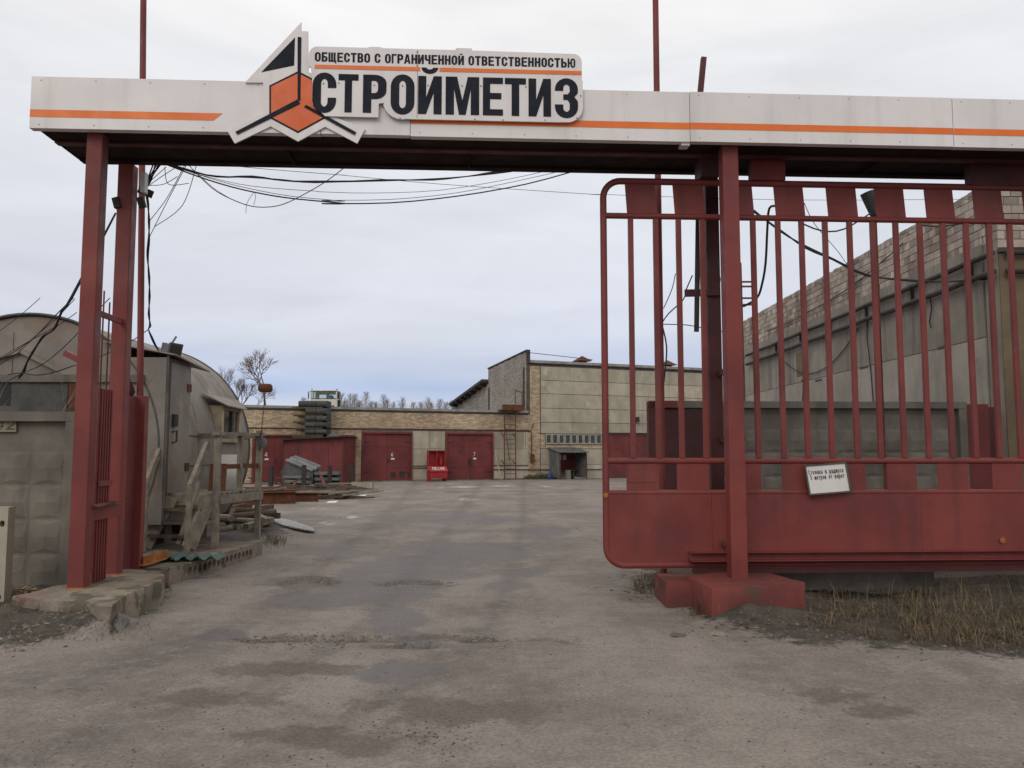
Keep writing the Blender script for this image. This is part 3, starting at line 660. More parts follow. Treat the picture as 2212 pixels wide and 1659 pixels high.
def tall_shop():
    sL = sf(1139); sR = sf(1700); zt = 7.05
    t = empty('workshop_building', PB(sf(1300), 0, 0), 'tall workshop of stained concrete panels with brick corner and window strip', 'building')
    bd(MB(), sL, sR, 0, zt, -6.3, 0, PB).build('wall', M['mortar'], t)
    # raised side wall standing over the garage roof
    def PS(tt, o, z): return PB(sL - .05 - o, -tt, z)
    topz = lambda q: 7.75 - .075 * q
    mb = MB()
    mb.hexa([PS(-.04, 0, 3.9), PS(6.5, 0, 3.9), PS(6.5, -.2, 3.9), PS(-.04, -.2, 3.9), PS(-.04, 0, 7.75), PS(6.5, 0, topz(6.5)), PS(6.5, -.2, topz(6.5)), PS(-.04, -.2, 7.75)])
    mb.build('side_wall', M['mortar'], t)
    brick_field(t, PS, BF.a + R(90), [(0, 6.45, 4.05, 7.75)], .25, .065, .012, M['brick_grey'], 0, top=lambda q: topz(q) - .02, seed=5, stuff_name='side_brickwork')
    MB().hexa([PS(-.10, .05, 7.76), PS(6.55, .05, topz(6.55) + .01), PS(6.55, -.22, topz(6.55) + .01), PS(-.10, -.22, 7.76), PS(-.10, .05, 7.83), PS(6.55, .05, topz(6.55) + .08), PS(6.55, -.22, topz(6.55) + .08), PS(-.10, -.22, 7.83)]).build('side_coping', M['tar'], t)
    MB().box(0, 0, 0, 1, 1, 1, lambda a, b, c: PS(-.13 + .06 * a, .02 - .22 * b, 7.0 + .74 * c)).build('flashing', M['tar'], t)
    MB().box(0, 0, 0, 1, 1, 1, lambda a, b, c: PS(.25 + .12 * a, .016 + .05 * b, 4.1 + 2.7 * c)).build('downpipe', M['dark'], t)
    MB().box(0, 0, 0, 1, 1, 1, lambda a, b, c: PS(6.2 + .2 * a, .016 + .02 * b, 4.05 + 1.9 * c)).build('downpipe', M['dark'], t)
    # lower wing behind with its dark lean-to roof
    wz = lambda q: 6.35 - .175 * (q - 6.5)
    MB().hexa([PS(6.5, -.02, 3.9), PS(14.5, -.02, 3.0), PS(14.5, -3, 3.0), PS(6.5, -3, 3.9), PS(6.5, -.02, wz(6.5)), PS(14.5, -.02, wz(14.5)), PS(14.5, -3, wz(14.5)), PS(6.5, -3, wz(6.5))]).build('rear_wall', M['mortar'], t)
    brick_field(t, lambda a, o, z: PS(a, o - .02, z), BF.a + R(90), [(6.55, 14.4, 4.0, 6.4)], .25, .065, .012, M['brick_grey'], 0, top=lambda q: wz(q) - .05, seed=6, stuff_name='rear_brickwork')
    rw = MB().hexa([PS(6.45, .5, wz(6.5) + .02), PS(13.6, .5, wz(13.6) + .02), PS(13.6, -3, wz(13.6) + .02), PS(6.45, -3, wz(6.5) + .02), PS(6.45, .5, wz(6.5) + .2), PS(13.6, .5, wz(13.6) + .2), PS(13.6, -3, wz(13.6) + .2), PS(6.45, -3, wz(6.5) + .2)]).build('rear_roof', M['tar'], t)
    for k in range(7):
        q = 7 + k * 1.0
        MB().box(0, 0, 0, 1, 1, 1, lambda a, b, c: PS(q + .12 * a, -.0 + .46 * b, wz(q) - .20 + .2 * c)).build('rafter', M['dark'], rw)
    # roof edge with brick cornice
    rf = bd(MB(), sL - .02, sR, zt, zt + .16, -6.3, .12, PB).build('roof', M['roofcap'], t)
    bd(MB(), sL - .02, sR, zt - .05, zt - .003, .05, .10, PB).build('eaves_strip', M['tar'], rf)
    sp = sf(1167.5)
    zr = [zf(1169, 711.6 + q * .27574) for q in (288, 398, 503, 616, 727, 815)]
    zw0, zw1 = zf(1176, 711.6 + 897 * .27574), zf(1176, 711.6 + 818 * .27574)
    sd0, sd1 = sf(1314.7), sf(1404)
    brick_field(t, PB, BF.a, [(sL + .02, sp - .02, 0.0, zr[0] + .05), (sL + .02, sR, zr[0] + .06, zt - .06), (sp, sf(1178) - .03, zw0 - .28, zw1), (sf(1178), sd0 - .05, zw0 - .28, zw0 - .03)], .25, .065, .012, M['brick'], 300, seed=8)
    for k in range(5):
        cuts = [sp + .015, sf(1447), sR]
        if k == 4: cuts = [sp + .015, sd1 + .6, sR]
        for a, b in zip(cuts, cuts[1:]):
            bd(MB(), a + .012, b - .012, zr[k + 1] + .014, zr[k] - .014, -.02, .03 + .004 * (k % 2), PB).build('panel', M['conc_pale'], t)
    zb = zw0 - .31
    for (a, b, z0, z1) in [(sp, sd0 - .05, zb * .48, zb), (sp, sf(1225), .0, zb * .48 - .02), (sf(1225) + .02, sd0 - .05, 0, zb * .48 - .02), (sd1 + .05, sR, 1.6, zr[5] - .02), (sd1 + .05, sR, 0, 1.58)]:
        bd(MB(), a + .015, b - .012, z0, z1, -.02, .034, PB).build('panel', M['conc_pale'], t)
    # window strip: nine casements
    w0, w1 = sf(1178), sf(1300); n = 9; st = (w1 - w0) / n
    bd(MB(), w0 - .03, w1 + .03, zw0 - .03, zw0, -.05, .07, PB).build('sill', M['conc'], t)
    for i in range(n):
        a, b = w0 + i * st + .01, w0 + (i + 1) * st - .01
        wf = MB()
        for q in ((a, a + .07, zw0, zw1), (b - .07, b, zw0, zw1), (a + .07, b - .07, zw0, zw0 + .07), (a + .07, b - .07, zw1 - .07, zw1)): bd(wf, *q, -.04, .045, PB)
        wf = wf.build('window', M['frame_white'], t)
        bd(MB(), a + .07, b - .07, zw0 + .07, zw1 - .07, -.03, .005, PB).build('pane', M['glass'], wf)
    # sheet door
    zh = zf(1350, 711.6 + 822 * .27574)
    d = bd(MB(), sd0, sd0 + .1, 0, zh, -.1, .05, PB); bd(d, sd1 - .1, sd1, 0, zh, -.1, .05, PB); bd(d, sd0 + .1, sd1 - .1, zh - .1, zh, -.1, .05, PB)
    d = d.build('sheet_door', M['red_flat'], t)
    for p, q in ((sd0 + .1, (sd0 + sd1) / 2 - .01), ((sd0 + sd1) / 2 + .01, sd1 - .1)): bd(MB(), p + .003, q - .003, .06, zh - .103, -.06, .02, PB).build('door_leaf', M['red_flat'], d)
    bd(MB(), sd0 - .06, sd1 + .1, zh + .005, zh + .10, 0, .09, PB).build('lintel', M['dark'], t)
    # service pipes, junction box, roof vents
    MB().tube([PB(sL, .07, 2.9), PB(sf(1146), .07, 2.9), PB(sf(1147.5), .07, 2.8), PB(sf(1147.5), .07, 1.4)], .03, 6).build('pipe', M['rust'], t)
    MB().tube([PB(sf(1147.5), .07, 3.0), PB(sf(1152), .09, 3.4)], .025, 6).build('pipe', M['rust'], t)
    bd(MB(), sf(1145), sf(1151.5), 1.0, 1.5, .03, .22, PB).build('junction_box', M['rust'], t)
    MB().tube([PB(sf(1175), .08, .56), PB(sf(1300), .08, .55)], .028, 6).build('pipe', M['rust'], t)
    bd(MB(), sf(1372), sf(1377), zr[4] + .1, zr[4] + .42, .04, .3, PB).build('lamp_box', M['dark'], t)
    return t, zt
shop, SHOP_TOP = tall_shop()
def roof_vent(px, label):
    s_ = sf(px); z = SHOP_TOP + .16; e = empty('roof_vent', PB(s_, -1.2, z), label, 'roof vent', 'vents on the workshop roof')
    bd(MB(), s_ - .2, s_ + .2, z, z + .22, -1.4, -1.0, PB).build('shaft', M['dark'], e)
    c = PB(s_, -1.2, z + .58)
    q = [PB(s_ - .5, -.7, z + .22), PB(s_ + .5, -.7, z + .22), PB(s_ + .5, -1.7, z + .22), PB(s_ - .5, -1.7, z + .22)]
    MB().add(q + [c], [(0, 1, 4), (1, 2, 4), (2, 3, 4), (3, 0, 4), (3, 2, 1, 0)]).build('cowl', M['rust'], e)
roof_vent(1278, 'rusty pyramid vent cowl above the strip of small windows')
roof_vent(1467, 'rusty pyramid vent cowl behind the upper bars of the sliding gate')

def fire_ladder():
    a, b = BF.s(1090, -.5), BF.s(1114, -.5); e = empty('fire_ladder', PB((a + b) / 2, .45, 0), 'rusty red steel ladder with top landing fixed to the garage wall', 'ladder')
    for s_ in (a, b): MB().bar(PB(s_, .5, 0), PB(s_, .45, 4.1), .07, .07, (1, 0, 0)).build('stile', M['rust'], e)
    for k in range(13): MB().bar(PB(a, .49, .35 + k * .29), PB(b, .49, .35 + k * .29), .035, .035).build('rung', M['rust'], e)
    for s_ in (a, b):
        for z in (.9, 2.5): MB().bar(PB(s_, .46, z), PB(s_, .03, z + .25), .04, .04).build('stay', M['rust'], e)
    MB().bar(PB(a, .44, 3.6), PB(a + .35, .40, 1.1), .04, .04).build('brace', M['rust'], e)
    mb = bd(MB(), a - .25, b + .45, 4.08, 4.14, -.3, .75, PB); bd(mb, a - .25, b + .45, 4.14, 4.42, .71, .75, PB)
    mb.build('landing', M['rust'], e)
    for s_ in (b - .05, b + .4): MB().bar(PB(s_, .6, 4.14), PB(s_, .55, 5.3), .05, .05, (1, 0, 0)).build('guard_post', M['rust'], e)
    MB().bar(PB(b - .05, .55, 5.3), PB(b + .4, .55, 5.15), .045, .045).build('guard_rail', M['rust'], e)
fire_ladder()

def fire_stand():
    o = 1.15; a, b = BF.s(927, -1.2), BF.s(964, -1.2)
    e = empty('sand_box_stand', PB((a + b) / 2, o, 0), 'bright red fire sand box with open tool cabinet above, lettered ПЕСОК', 'fire stand')
    for s_ in (a + .04, b - .04): bd(MB(), s_ - .04, s_ + .04, 0, .16, o - .35, o + .2, PB).build('leg', M['signal_red'], e)
    bx = MB().hexa([PB(a, o + .28, .16), PB(b, o + .28, .16), PB(b, o - .4, .16), PB(a, o - .4, .16), PB(a, o + .28, .52), PB(b, o + .28, .52), PB(b, o - .4, .62), PB(a, o - .4, .62)]).build('sand_box', M['signal_red'], e)
    MB().hexa([PB(a - .03, o + .32, .53), PB(b + .03, o + .32, .53), PB(b + .03, o - .02, .80), PB(a - .03, o - .02, .80), PB(a - .03, o + .32, .57), PB(b + .03, o + .32, .57), PB(b + .03, o - .02, .84), PB(a - .03, o - .02, .84)]).build('lid', M['signal_red'], bx)
    mb = MB(); w = (b - a) * .15
    f = lambda x, zz, dp: PB(x, o + .325 - (zz - .57) * 1.26 + .012 + dp, zz + .012)
    strokes(mb, 'ПЕСОК', a + .16, .625, .13, w, .026, f); mb.build('lettering', M['white'], bx)
    mb = MB(); z0, z1 = .80, 1.72
    bd(mb, a, a + .05, z0, z1, o - .4, o - .1, PB); bd(mb, b - .05, b, z0, z1, o - .4, o - .1, PB); bd(mb, a + .05, b - .05, z1 - .05, z1, o - .4, o - .1, PB); bd(mb, a + .05, b - .05, z0, z0 + .05, o - .4, o - .1, PB); bd(mb, a + .05, b - .05, z0 + .05, z1 - .05, o - .4, o - .36, PB)
    cab = mb.build('cabinet', M['signal_red'], e)
    bd(MB(), (a + b) / 2 - .03, (a + b) / 2 + .03, z0 + .05, z1 - .05, o - .35, o - .11, PB).build('divider', M['signal_red'], cab)
    bd(MB(), a + .7, a + .86, .9, 1.3, o - .35, o - .2, PB).build('bucket', M['signal_red'], cab)
fire_stand()

def shelter():
    D_ = 1.5; a, b = BF.s(1209, -1.5), BF.s(1266, -1.5)
    e = empty('smoking_shelter', PB((a + b) / 2, .8, 0), 'small corrugated lean-to shelter with maroon inside against the workshop', 'shelter')
    def corr(mb, p, u, w_, n, amp, wl_, thick=.0):
        pass
    # roof: corrugated, falling towards the yard
    mb = MB(); n = 44; A = a - .12; B_ = b + .12
    rows = []
    for q in (0, 1):
        for i in range(n + 1):
            s_ = A + (B_ - A) * i / n; z = (1.86 if q == 0 else 1.60) + .035 * math.sin(i / n * 22 * math.pi)
            rows.append(PB(s_, .03 if q == 0 else D_ + .2, z))
    m_ = n + 1
    mb.add(rows + [r + Vector((0, 0, .025)) for r in rows], [(i, i + 1, m_ + i + 1, m_ + i) for i in range(n)] + [(2 * m_ + i, 2 * m_ + i + 1, 3 * m_ + i + 1, 3 * m_ + i) for i in range(n)] + [(m_ + i, m_ + i + 1, 3 * m_ + i + 1, 3 * m_ + i) for i in range(n)])
    mb.build('roof', M['tin'], e)
    for s_, nm in ((a, 'side_wall'), (b, 'side_wall')):
        mb = MB(); n2 = 24; rows = []
        for q in (0, 1):
            for i in range(n2 + 1):
                o = .035 + (D_ - .04) * i / n2
                rows.append(PB(s_ + .02 * math.sin(i * math.pi / 1.5), o, (.1 if q == 0 else 1.80 - .2 * i / n2)))
        k = n2 + 1
        mb.add(rows + [r + Vector((.012, .005, 0)) for r in rows], [(i, i + 1, k + i + 1, k + i) for i in range(n2)] + [(2 * k + i, 2 * k + i + 1, 3 * k + i + 1, 3 * k + i) for i in range(n2)])
        mb.build(nm, M['tin'], e)
        bd(MB(), s_ - .03, s_ + .03, 0, 1.55, D_ + .0, D_ + .06, PB).build('post', M['rust'], e)
    bd(MB(), a + .03, b - .03, .55, 1.78, .036, .06, PB).build('back_board', M['red_flat'], e)
    bd(MB(), a + .05, b - .05, .48, .54, .07, .5, PB).build('bench', M['wood_brown'], e)
    for s_ in (a + .3, b - .3): bd(MB(), s_ - .03, s_ + .03, .0, .478, .12, .42, PB).build('bench_leg', M['wood_brown'], e)
    for s_, w_ in ((a + .55, .26), (a + .9, .24)): bd(MB(), s_, s_ + w_, 1.15, 1.45, .062, .068, PB).build('notice', M['white'], e)
    bn = MB().lathe([(0, 0), (.2, 0), (.2, .55), (.18, .55), (.17, .05), (0, .05)], PB((a + b) / 2 - .1, 1.0, .0), 18).build('waste_bin', M['conc'], None, True)
    tag(bn, 'grey round bin standing inside the corrugated shelter', 'bin')
shelter()
def far_bits():
    o = MB().bar(PB(sf(1071), .9, 0), PB(sf(1067), .1, 1.75), .12, .04, (1, 0, 0)).build('plank', M['wood_pale'])
    tag(o, 'pale plank leaning on the panel wall between door 7 and the ladder', 'plank')
    o = MB().bar(PB(sf(937) - .35, .3, 0), PB(sf(937) - .35, .08, 1.0), .06, .03, (1, 0, 0)).build('plank', M['tin'])
    tag(o, 'thin grey strip leaning on the wall beside the red sand box', 'strip')
    o = MB().lathe([(0, .0), (.16, .02), (.2, .14), (.15, .28), (.06, .34), (0, .35)], PB(BF.s(1187, -.9), .9, 0), 12).rough(.06, 5).build('sack', M['blue'], None, True)
    tag(o, 'crumpled blue sack on the ground beside the shelter', 'sack')
    e = empty('wall_stand', PB(sf(1020), .5, 0), 'dark post with a box leaning where the leaves of door 7 meet', 'post')
    o = MB().bar(PB(sf(1011), .5, 0), PB(sf(1010.5), .35, 1.0), .05, .05, (1, 0, 0)).build('pole', M['dark'], e)
    bd(MB(), sf(1008.5), sf(1012.5), .82, 1.22, .26, .40, PB).build('box', M['dark'], e)
    rnd = random.Random(3); mb = MB()
    for k in range(500):
        s_ = sf(1130) + (sf(1190) - sf(1130)) * rnd.random(); b = PB(s_, .12 + .5 * rnd.random() ** 2, 0); h = rnd.uniform(.08, .42) * (.5 + .5 * math.sin((s_ - sf(1130)) * 1.3))
        d = Vector((rnd.uniform(-.2, .2), rnd.uniform(-.2, .2), abs(h) + .05)); mb.add([b, b + Vector((.03, 0, 0)), b + d], [(0, 1, 2)])
    o = mb.build('weeds', pm('green_weeds', (0.055, 0.07, 0.035), (0.1, 0.085, 0.05), 3, .9, 0, 50, .1)); tag(o, 'low green weeds along the foot of the workshop wall', 'weeds', kind='stuff')
far_bits()

# ------------------------------------------------------------------ near building on the right
def PR(s, o, z): return RW.w(s, o, z)
def PRF(s, o, z): return Vector((8.42 + s, 13.9 - o, z))
def right_building():
    zt = RW.p(2060, 447)[1]; L = RW.s(1604)
    zb = RW.p(1609, 755)[1]; zp1 = RW.p(1609, 772.6)[1]; zp2 = RW.p(1609, 792)[1]; zs = RW.p(1830.4, 803.6)[1]
    t = empty('warehouse', PR(4, 0, 0), 'long grey warehouse of concrete panels under a band of pale blocks', 'building')
    # body
    MB().hexa([PR(.002, 0, 0), PR(L, 0, 0), PR(L, -9, 0), PR(0, -9, 0), PR(0, 0, zt), PR(L, 0, zt), PR(L, -9, zt), PR(0, -9, zt)]).build('wall', M['mortar'], t)
    gap = [(4.55, 4.82)]
    def top(q): return zt + .02 - (.0 if noise.noise((q * .9, 3, 0)) < .25 else .15)
    brick_field(t, PR, RW.a, [(.42, 4.55, zb, zt + .1), (4.82, L, zb, zt + .1)], .25, .138, .013, M['brick_big'], 300, top=lambda q: zt + .1, proud=.022, seed=11)
    bd(MB(), 4.56, 4.81, zb + .05, zt - .05, 0, .008, PR).build('flue_slot', M['tar'], t)
    # uneven coping blocks along the top
    rnd = random.Random(4); s_ = 0.0
    while s_ < L:
        if rnd.random() > .12: bd(MB(), s_ + .006, min(L, s_ + .25), zt + .005, zt + .065 + rnd.uniform(0, .02), -.25, .02 + rnd.uniform(0, .015), PR).build('coping_block', M['brick_big'], t)
        s_ += .262
    bd(MB(), .42, L, zp1 + .02, zb - .01, -.02, .05, PR).build('lintel_beam', M['conc_wall'], t)
    seams = [.42, 5.9, 11.2, L]
    for a, b in zip(seams, seams[1:]):
        bd(MB(), a + .015, b - .015, zs + .03, zp1 + .005, -.02, .03, PR).build('panel', M['conc_wall'], t)
        bd(MB(), a + .015, b - .015, zs - 1.52, zs + .015, -.02, .036, PR).build('panel', M['white_conc'], t)
        bd(MB(), a + .015, b - .015, 0, zs - 1.55, -.02, .03, PR).build('panel', M['conc_wall'], t)
    # patch of bricked-up pier
    bd(MB(), 9.35, 10.0, zs + .2, zp2 - .2, .031, .045, PR).build('patch', M['plaster'], t)
    for z, r in ((zp1, .05), (zp2, .055)):
        MB().tube([PR(-.12, .16, z)] + [PR(q * .7, .14 + .01 * math.sin(q), z + .012 * math.sin(q * 2.1)) for q in range(0, int(L / .7))], r, 8).build('pipe', M['dark'], t, True)
        MB().tube([PRF(.05, .13, z), PRF(4, .13, z + .02)], r * .8, 8).build('pipe', M['dark'], t, True)
    for q in range(7): bd(MB(), q * 2.2 + .7, q * 2.2 + .73, zp2 - .02, zp1 + .04, .03, .10, PR).build('bracket', M['dark'], t)
    for q, z in ((1.6, zs + .02), (5.2, zs + .0), (8.1, zs - .05), (9.2, zs + .06)): bd(MB(), q, q + .45, z - .025, z + .03, .03, .042, PR).build('spall', M['tar'], t)
    # corner pier and front
    mb = MB().hexa([PR(0, .012, 0), PR(.4, .012, 0), PR(.4, -.3, 0), PR(0, -.3, 0), PR(0, .012, zb), PR(.4, .012, zb), PR(.4, -.3, zb), PR(0, -.3, zb)]).build('corner_pier', M['conc_wall'], t)
    brick_field(t, PR, RW.a, [(.0, .41, zb, zt + .1)], .25, .138, .013, M['brick_big'], 0, proud=.02, seed=12, stuff_name='corner_blocks')
    bd(MB(), 0, 4.6, 0, zb - .25, -.1, .03, PRF).build('front_plaster', M['plaster'], t)
    brick_field(t, PRF, 0, [(0.0, 4.6, zb - .22, zt + .1)], .25, .138, .013, M['brick_big'], 60, proud=.025, seed=13, stuff_name='front_blocks')
    bd(MB(), -.02, 4.6, zb - .26, zb - .2, 0, .08, PRF).build('ledge', M['tar'], t)
    # loose wires on the wall
    for pts in ([PR(5.1, .06, zp2), PR(5.15, .06, zs + .7), PR(5.0, .06, zs - .2), PR(4.9, .06, zs - 1.4)], [PR(2.2, .06, zp2), PR(2.15, .07, zp2 - .25), PR(2.25, .07, zp2 - .5), PR(2.2, .07, zp2 - .62)],
                [PR(9.4, .06, zs + .1), PR(9.5, .06, zs - .4), PR(9.7, .06, zs - 1.2)], sag(PR(12.6, .07, zb + .25), PR(8.4, .07, zb + .25), .05, 6), sag(PR(5.6, .07, zp2 - .1), PR(11, .07, zp2 - .3), .7, 12), sag(PR(8.4, .07, zb + .25), PR(3.2, .07, zb + .75), .12, 8)):
        MB().tube(pts, .014, 5).build('wire', M['black'], t)
    bd(MB(), -.05, L + .1, zt - .05, zt, -9.1, -.26, PR).build('roof', M['tar'], t)
    return zt, zb
RB_TOP, RB_B = right_building()

# ------------------------------------------------------------------ cast concrete fence panels
def fence_panel(fr, s0, s1, n0, zb, zt, cell, label, ends=(1, 1), group='cast concrete fence panels'):
    P = lambda s, o, z: fr.w(s, n0 - o, z)
    e = empty('concrete_fence', P((s0 + s1) / 2, 0, zb), label, 'fence', group)
    bd(MB(), s0, s1, zb, zt, -.10, 0, P).build('slab', M['conc'], e)
    rim = bd(MB(), s0, s1, zt - .11, zt, .001, .10, P).build('top_rim', M['conc'], e)
    for s_, k in ((s0, ends[0]), (s1 - .13, ends[1])):
        if k: bd(MB(), s_, s_ + .13, zb, zt - .111, .001, .095, P).build('side_rim', M['conc'], e)
    bd(MB(), s0 + .13 * ends[0], s1 - .13 * ends[1], zb, zb + .12, .001, .085, P).build('foot_rim', M['conc'], e)
    mb = MB(); a0, a1 = s0 + .15, s1 - .15; b0, b1 = zb + .14, zt - .45
    na, nb = max(1, round((a1 - a0) / cell)), max(1, round((b1 - b0) / cell)); ca, cb = (a1 - a0) / na, (b1 - b0) / nb
    for i in range(na):
        for j in range(nb):
            x, z = a0 + i * ca, b0 + j * cb; g = .012
            base = [P(x + g, .0005, z + g), P(x + ca - g, .0005, z + g), P(x + ca - g, .0005, z + cb - g), P(x + g, .0005, z + cb - g)]
            mid = [P(x + ca * (.5 + .34 * u), .02, z + cb * (.5 + .34 * w_)) for u, w_ in ((0, -1), (1, 0), (0, 1), (-1, 0))]
            mb.add(base + mid + [P(x + ca / 2, .036, z + cb / 2)], [(0, 1, 4), (1, 2, 5), (2, 3, 6), (3, 0, 7), (1, 5, 4), (2, 6, 5), (3, 7, 6), (0, 4, 7), (4, 5, 8), (5, 6, 8), (6, 7, 8), (7, 4, 8)])
    mb.build('relief', M['conc'], e)
    return e
FL = Frame(-4.6, 9.55, R(2.0))
zFL = FL.p(100, 890)[1]
fence_panel(FL, -4.6, FL.s(172), 0, -.1, zFL, .40, 'grey waffle concrete fence panel with a number plaque before the barrel hut', (1, 1), None)
def plaque():
    s0, z0 = FL.p(0, 933, -.03); s1, z1 = FL.p(36, 902, -.03); s0 -= .16
    P = lambda s, o, z: FL.w(s, -o, z)
    e = empty('number_plaque', P((s0 + s1) / 2, .02, z0), 'weathered pale plaque with number 42 on the concrete fence before the hut', 'plaque')
    bd(MB(), s0, s1, z0, z1, .01, .035, P).build('board', M['plaque'], e)
    mb = MB(); strokes(mb, '42', s1 - .24, z0 + .03, .12, .13, .018, lambda a, b, d: P(a, .0365 + d, b), .25); mb.build('digits', M['plaque_ink'], e)
plaque()
FR_ = Frame(2.3, 13.35, R(3.5))
zFR = FR_.p(1800, 868)[1]
sA, sB = FR_.s(1412), FR_.s(2085)
fence_panel(FR_, sA, sB, 0, -.1, zFR, .40, 'mossy waffle concrete fence panel in front of the long warehouse', (1, 1), None)
def red_screens():
    P = lambda s, o, z: FR_.w(s, -o, z)
    e = empty('steel_screen', P(sA + .4, .3, 0), 'dark maroon steel sheet screen standing before the concrete fence', 'screen')
    a, b = FR_.s(1416, -.4), FR_.s(1532, -.4); zt = FR_.p(1470, 885, -.4)[1]
    bd(MB(), a, b, .0, zt, .38, .42, P).build('sheet', M['maroon'], e)
    bd(MB(), a - .12, a - .005, .0, zt + .12, .34, .46, P).build('post', M['maroon'], e)
    bd(MB(), a - .1, a + .35, zt + .03, zt + .14, .30, .46, P).build('bracket', M['red'], e)
    e = empty('steel_screen', P(sB + .35, 0, 0), 'red steel sheet closing the gap between fence and warehouse corner', 'screen')
    a, b = sB + .02, FR_.s(2138); zt = FR_.p(2100, 873)[1]
    bd(MB(), a, b, 0, zt, -.08, .02, P).build('sheet', M['red_flat'], e)
    bd(MB(), b + .01, b + .32, 0, zt - .03, -.35, -.3, P).build('return_sheet', M['maroon'], e)
red_screens()

# ------------------------------------------------------------------ barrel hut
HX, HZ, HR, HY0, HY1 = -7.05, 1.66, 1.95, 11.8, 15.85
def hut():
    e = empty('barrel_hut', (HX, (HY0 + HY1) / 2, 0), 'grey sheet metal barrel shaped hut on skids with a side door', 'hut')
    n = 56; zc = .45
    ang = [R(-38) + (R(218) - R(-38)) * i / n for i in range(n + 1)]
    def ring(y, r=HR): return [Vector((HX + r * math.cos(a), y, max(zc, HZ + r * math.sin(a)))) for a in ang]
    ysec = [HY0 + (HY1 - HY0) * k / 8 for k in range(9)]
    # eight rolled sheets, each slightly out of true
    for k in range(8):
        mb = MB(); r0 = HR + .004 * (k % 2); a, b = ring(ysec[k] + (.0 if k else 0), r0), ring(ysec[k + 1] + .03, r0)
        m_ = len(a); mid = [Vector(((p.x + q.x) / 2 + .012 * noise.noise((p.z * 2, k, 0)), (p.y + q.y) / 2, (p.z + q.z) / 2)) for p, q in zip(a, b)]
        mb.add(a + mid + b, [(i, i + 1, m_ + i + 1, m_ + i) for i in range(m_ - 1)] + [(m_ + i, m_ + i + 1, 2 * m_ + i + 1, 2 * m_ + i) for i in range(m_ - 1)])
        mb.build('shell_sheet', M['zinc'], e, True)
    for y, nm in ((HY0 + .05, 'end_wall'), (HY1 - .05, 'end_wall')):
        lp = [(p.x, p.z) for p in ring(y, HR - .02)]
        MB().prism([lp], lambda a, d, b: Vector((a, d, b)), y - .01, y + .02).build(nm, M['zinc'], e)
    MB().tube(ring(HY0 - .0, HR + .01), .022, 5).build('end_rim', M['zinc_dark'], e)
    MB().tube(ring(HY1, HR + .01), .022, 5).build('end_rim', M['zinc_dark'], e)
    # gable ribs, ledge and lower boards
    y = HY0 - .0
    pk = V(46, 858, y)
    pk = V(46, 758, y); lf = V(-120, 815, y); rt = V(235, 852, y); lg0, lg1 = V(-140, 822, y), V(330, 822, y)
    for p, q in ((pk, rt), (pk, V(-110, 800, y))): MB().bar(p, q, .06, .07, (0, 1, 0)).build('gable_rib', M['zinc'], e)
    MB().box(HX - 1.75, y - .07, V(100, 826, y).z, HX + 1.72, y + .0, V(100, 810, y).z).build('gable_ledge', M['conc'], e)
    MB().box(HX - 1.72, y - .03, .5, HX + .62, y + .015, V(100, 827, y).z).build('gable_boards', M['zinc_dark'], e)
    MB().box(HX + .64, y - .045, .5, HX + .76, y + .01, V(100, 827, y).z).build('gable_post', M['rust'], e)
    MB().box(HX - .62, y - .036, 2.28, HX - .2, y - .031, 2.62).build('gable_opening', M['black'], e)
    for q in (-1.1, -.25, .7): MB().box(HX + q, y + .025, 2.75, HX + q + .01, y + .045, 3.35).build('seam', M['zinc'], e)
    # door box on the side
    dx, d0, d1, z0, z1 = -5.02, 11.79, 12.64, .97, 2.98
    mb = MB().box(HX + .4, d0, z0 - .4, dx, d1, z1)
    mb.build('door_box', M['zinc'], e)
    dr = MB().box(dx + .002, d0 + .09, z0 + .04, dx + .035, d1 - .03, z1 - .06).build('door', M['zinc'], e)
    for z in (z0 + .35, z1 - .45): MB().box(dx + .036, d1 - .16, z, dx + .05, d1 - .02, z + .12).build('hinge', M['rust'], dr)
    MB().tube([(dx + .04, d0 + .2, 1.9), (dx + .1, d0 + .2, 1.92), (dx + .1, d0 + .2, 1.76), (dx + .04, d0 + .2, 1.74)], .014, 6).build('handle', M['dark'], dr)
    MB().box(dx + .036, d0 + .16, 1.98, dx + .085, d0 + .28, 2.16).build('lock_box', M['dark'], dr)
    MB().hexa([(HX + 1.1, d0 - .06, 3.2), (dx + .16, d0 - .06, 3.0), (dx + .1, d1 + .6, 2.9), (HX + 1.3, d1 + .75, 3.12), (HX + 1.1, d0 - .06, 3.22), (dx + .16, d0 - .06, 3.02), (dx + .1, d1 + .6, 2.92), (HX + 1.3, d1 + .75, 3.14)]).build('awning', M['zinc'], e)
    MB().bar((dx + .02, d0 + .02, .95), (dx + .02, d0 + .02, 3.05), .03, .04).build('door_stop', M['zinc_dark'], e)
    # window box
    w0, w1, a0, a1 = 14.15, 15.15, 1.78, 2.42; wx = -5.03
    wb = MB()
    for q in ((w0, w0 + .1, a0, a1), (w1 - .1, w1, a0, a1), (w0 + .1, w1 - .1, a0, a0 + .08), (w0 + .1, w1 - .1, a1 - .08, a1)): wb.box(HX + 1.2, q[0], q[2], wx, q[1], q[3])
    wb = wb.build('window', M['wood_pale'], e)
    MB().box(HX + 1.5, w0 + .1, a0 + .08, wx - .05, w1 - .1, a1 - .08).build('pane', M['glass_sky'], wb)
    MB().bar((wx - .02, (w0 + w1) / 2 + .15, a0 + .08), (wx - .02, (w0 + w1) / 2 + .15, a1 - .08), .05, .04).build('mullion', M['wood'], wb)
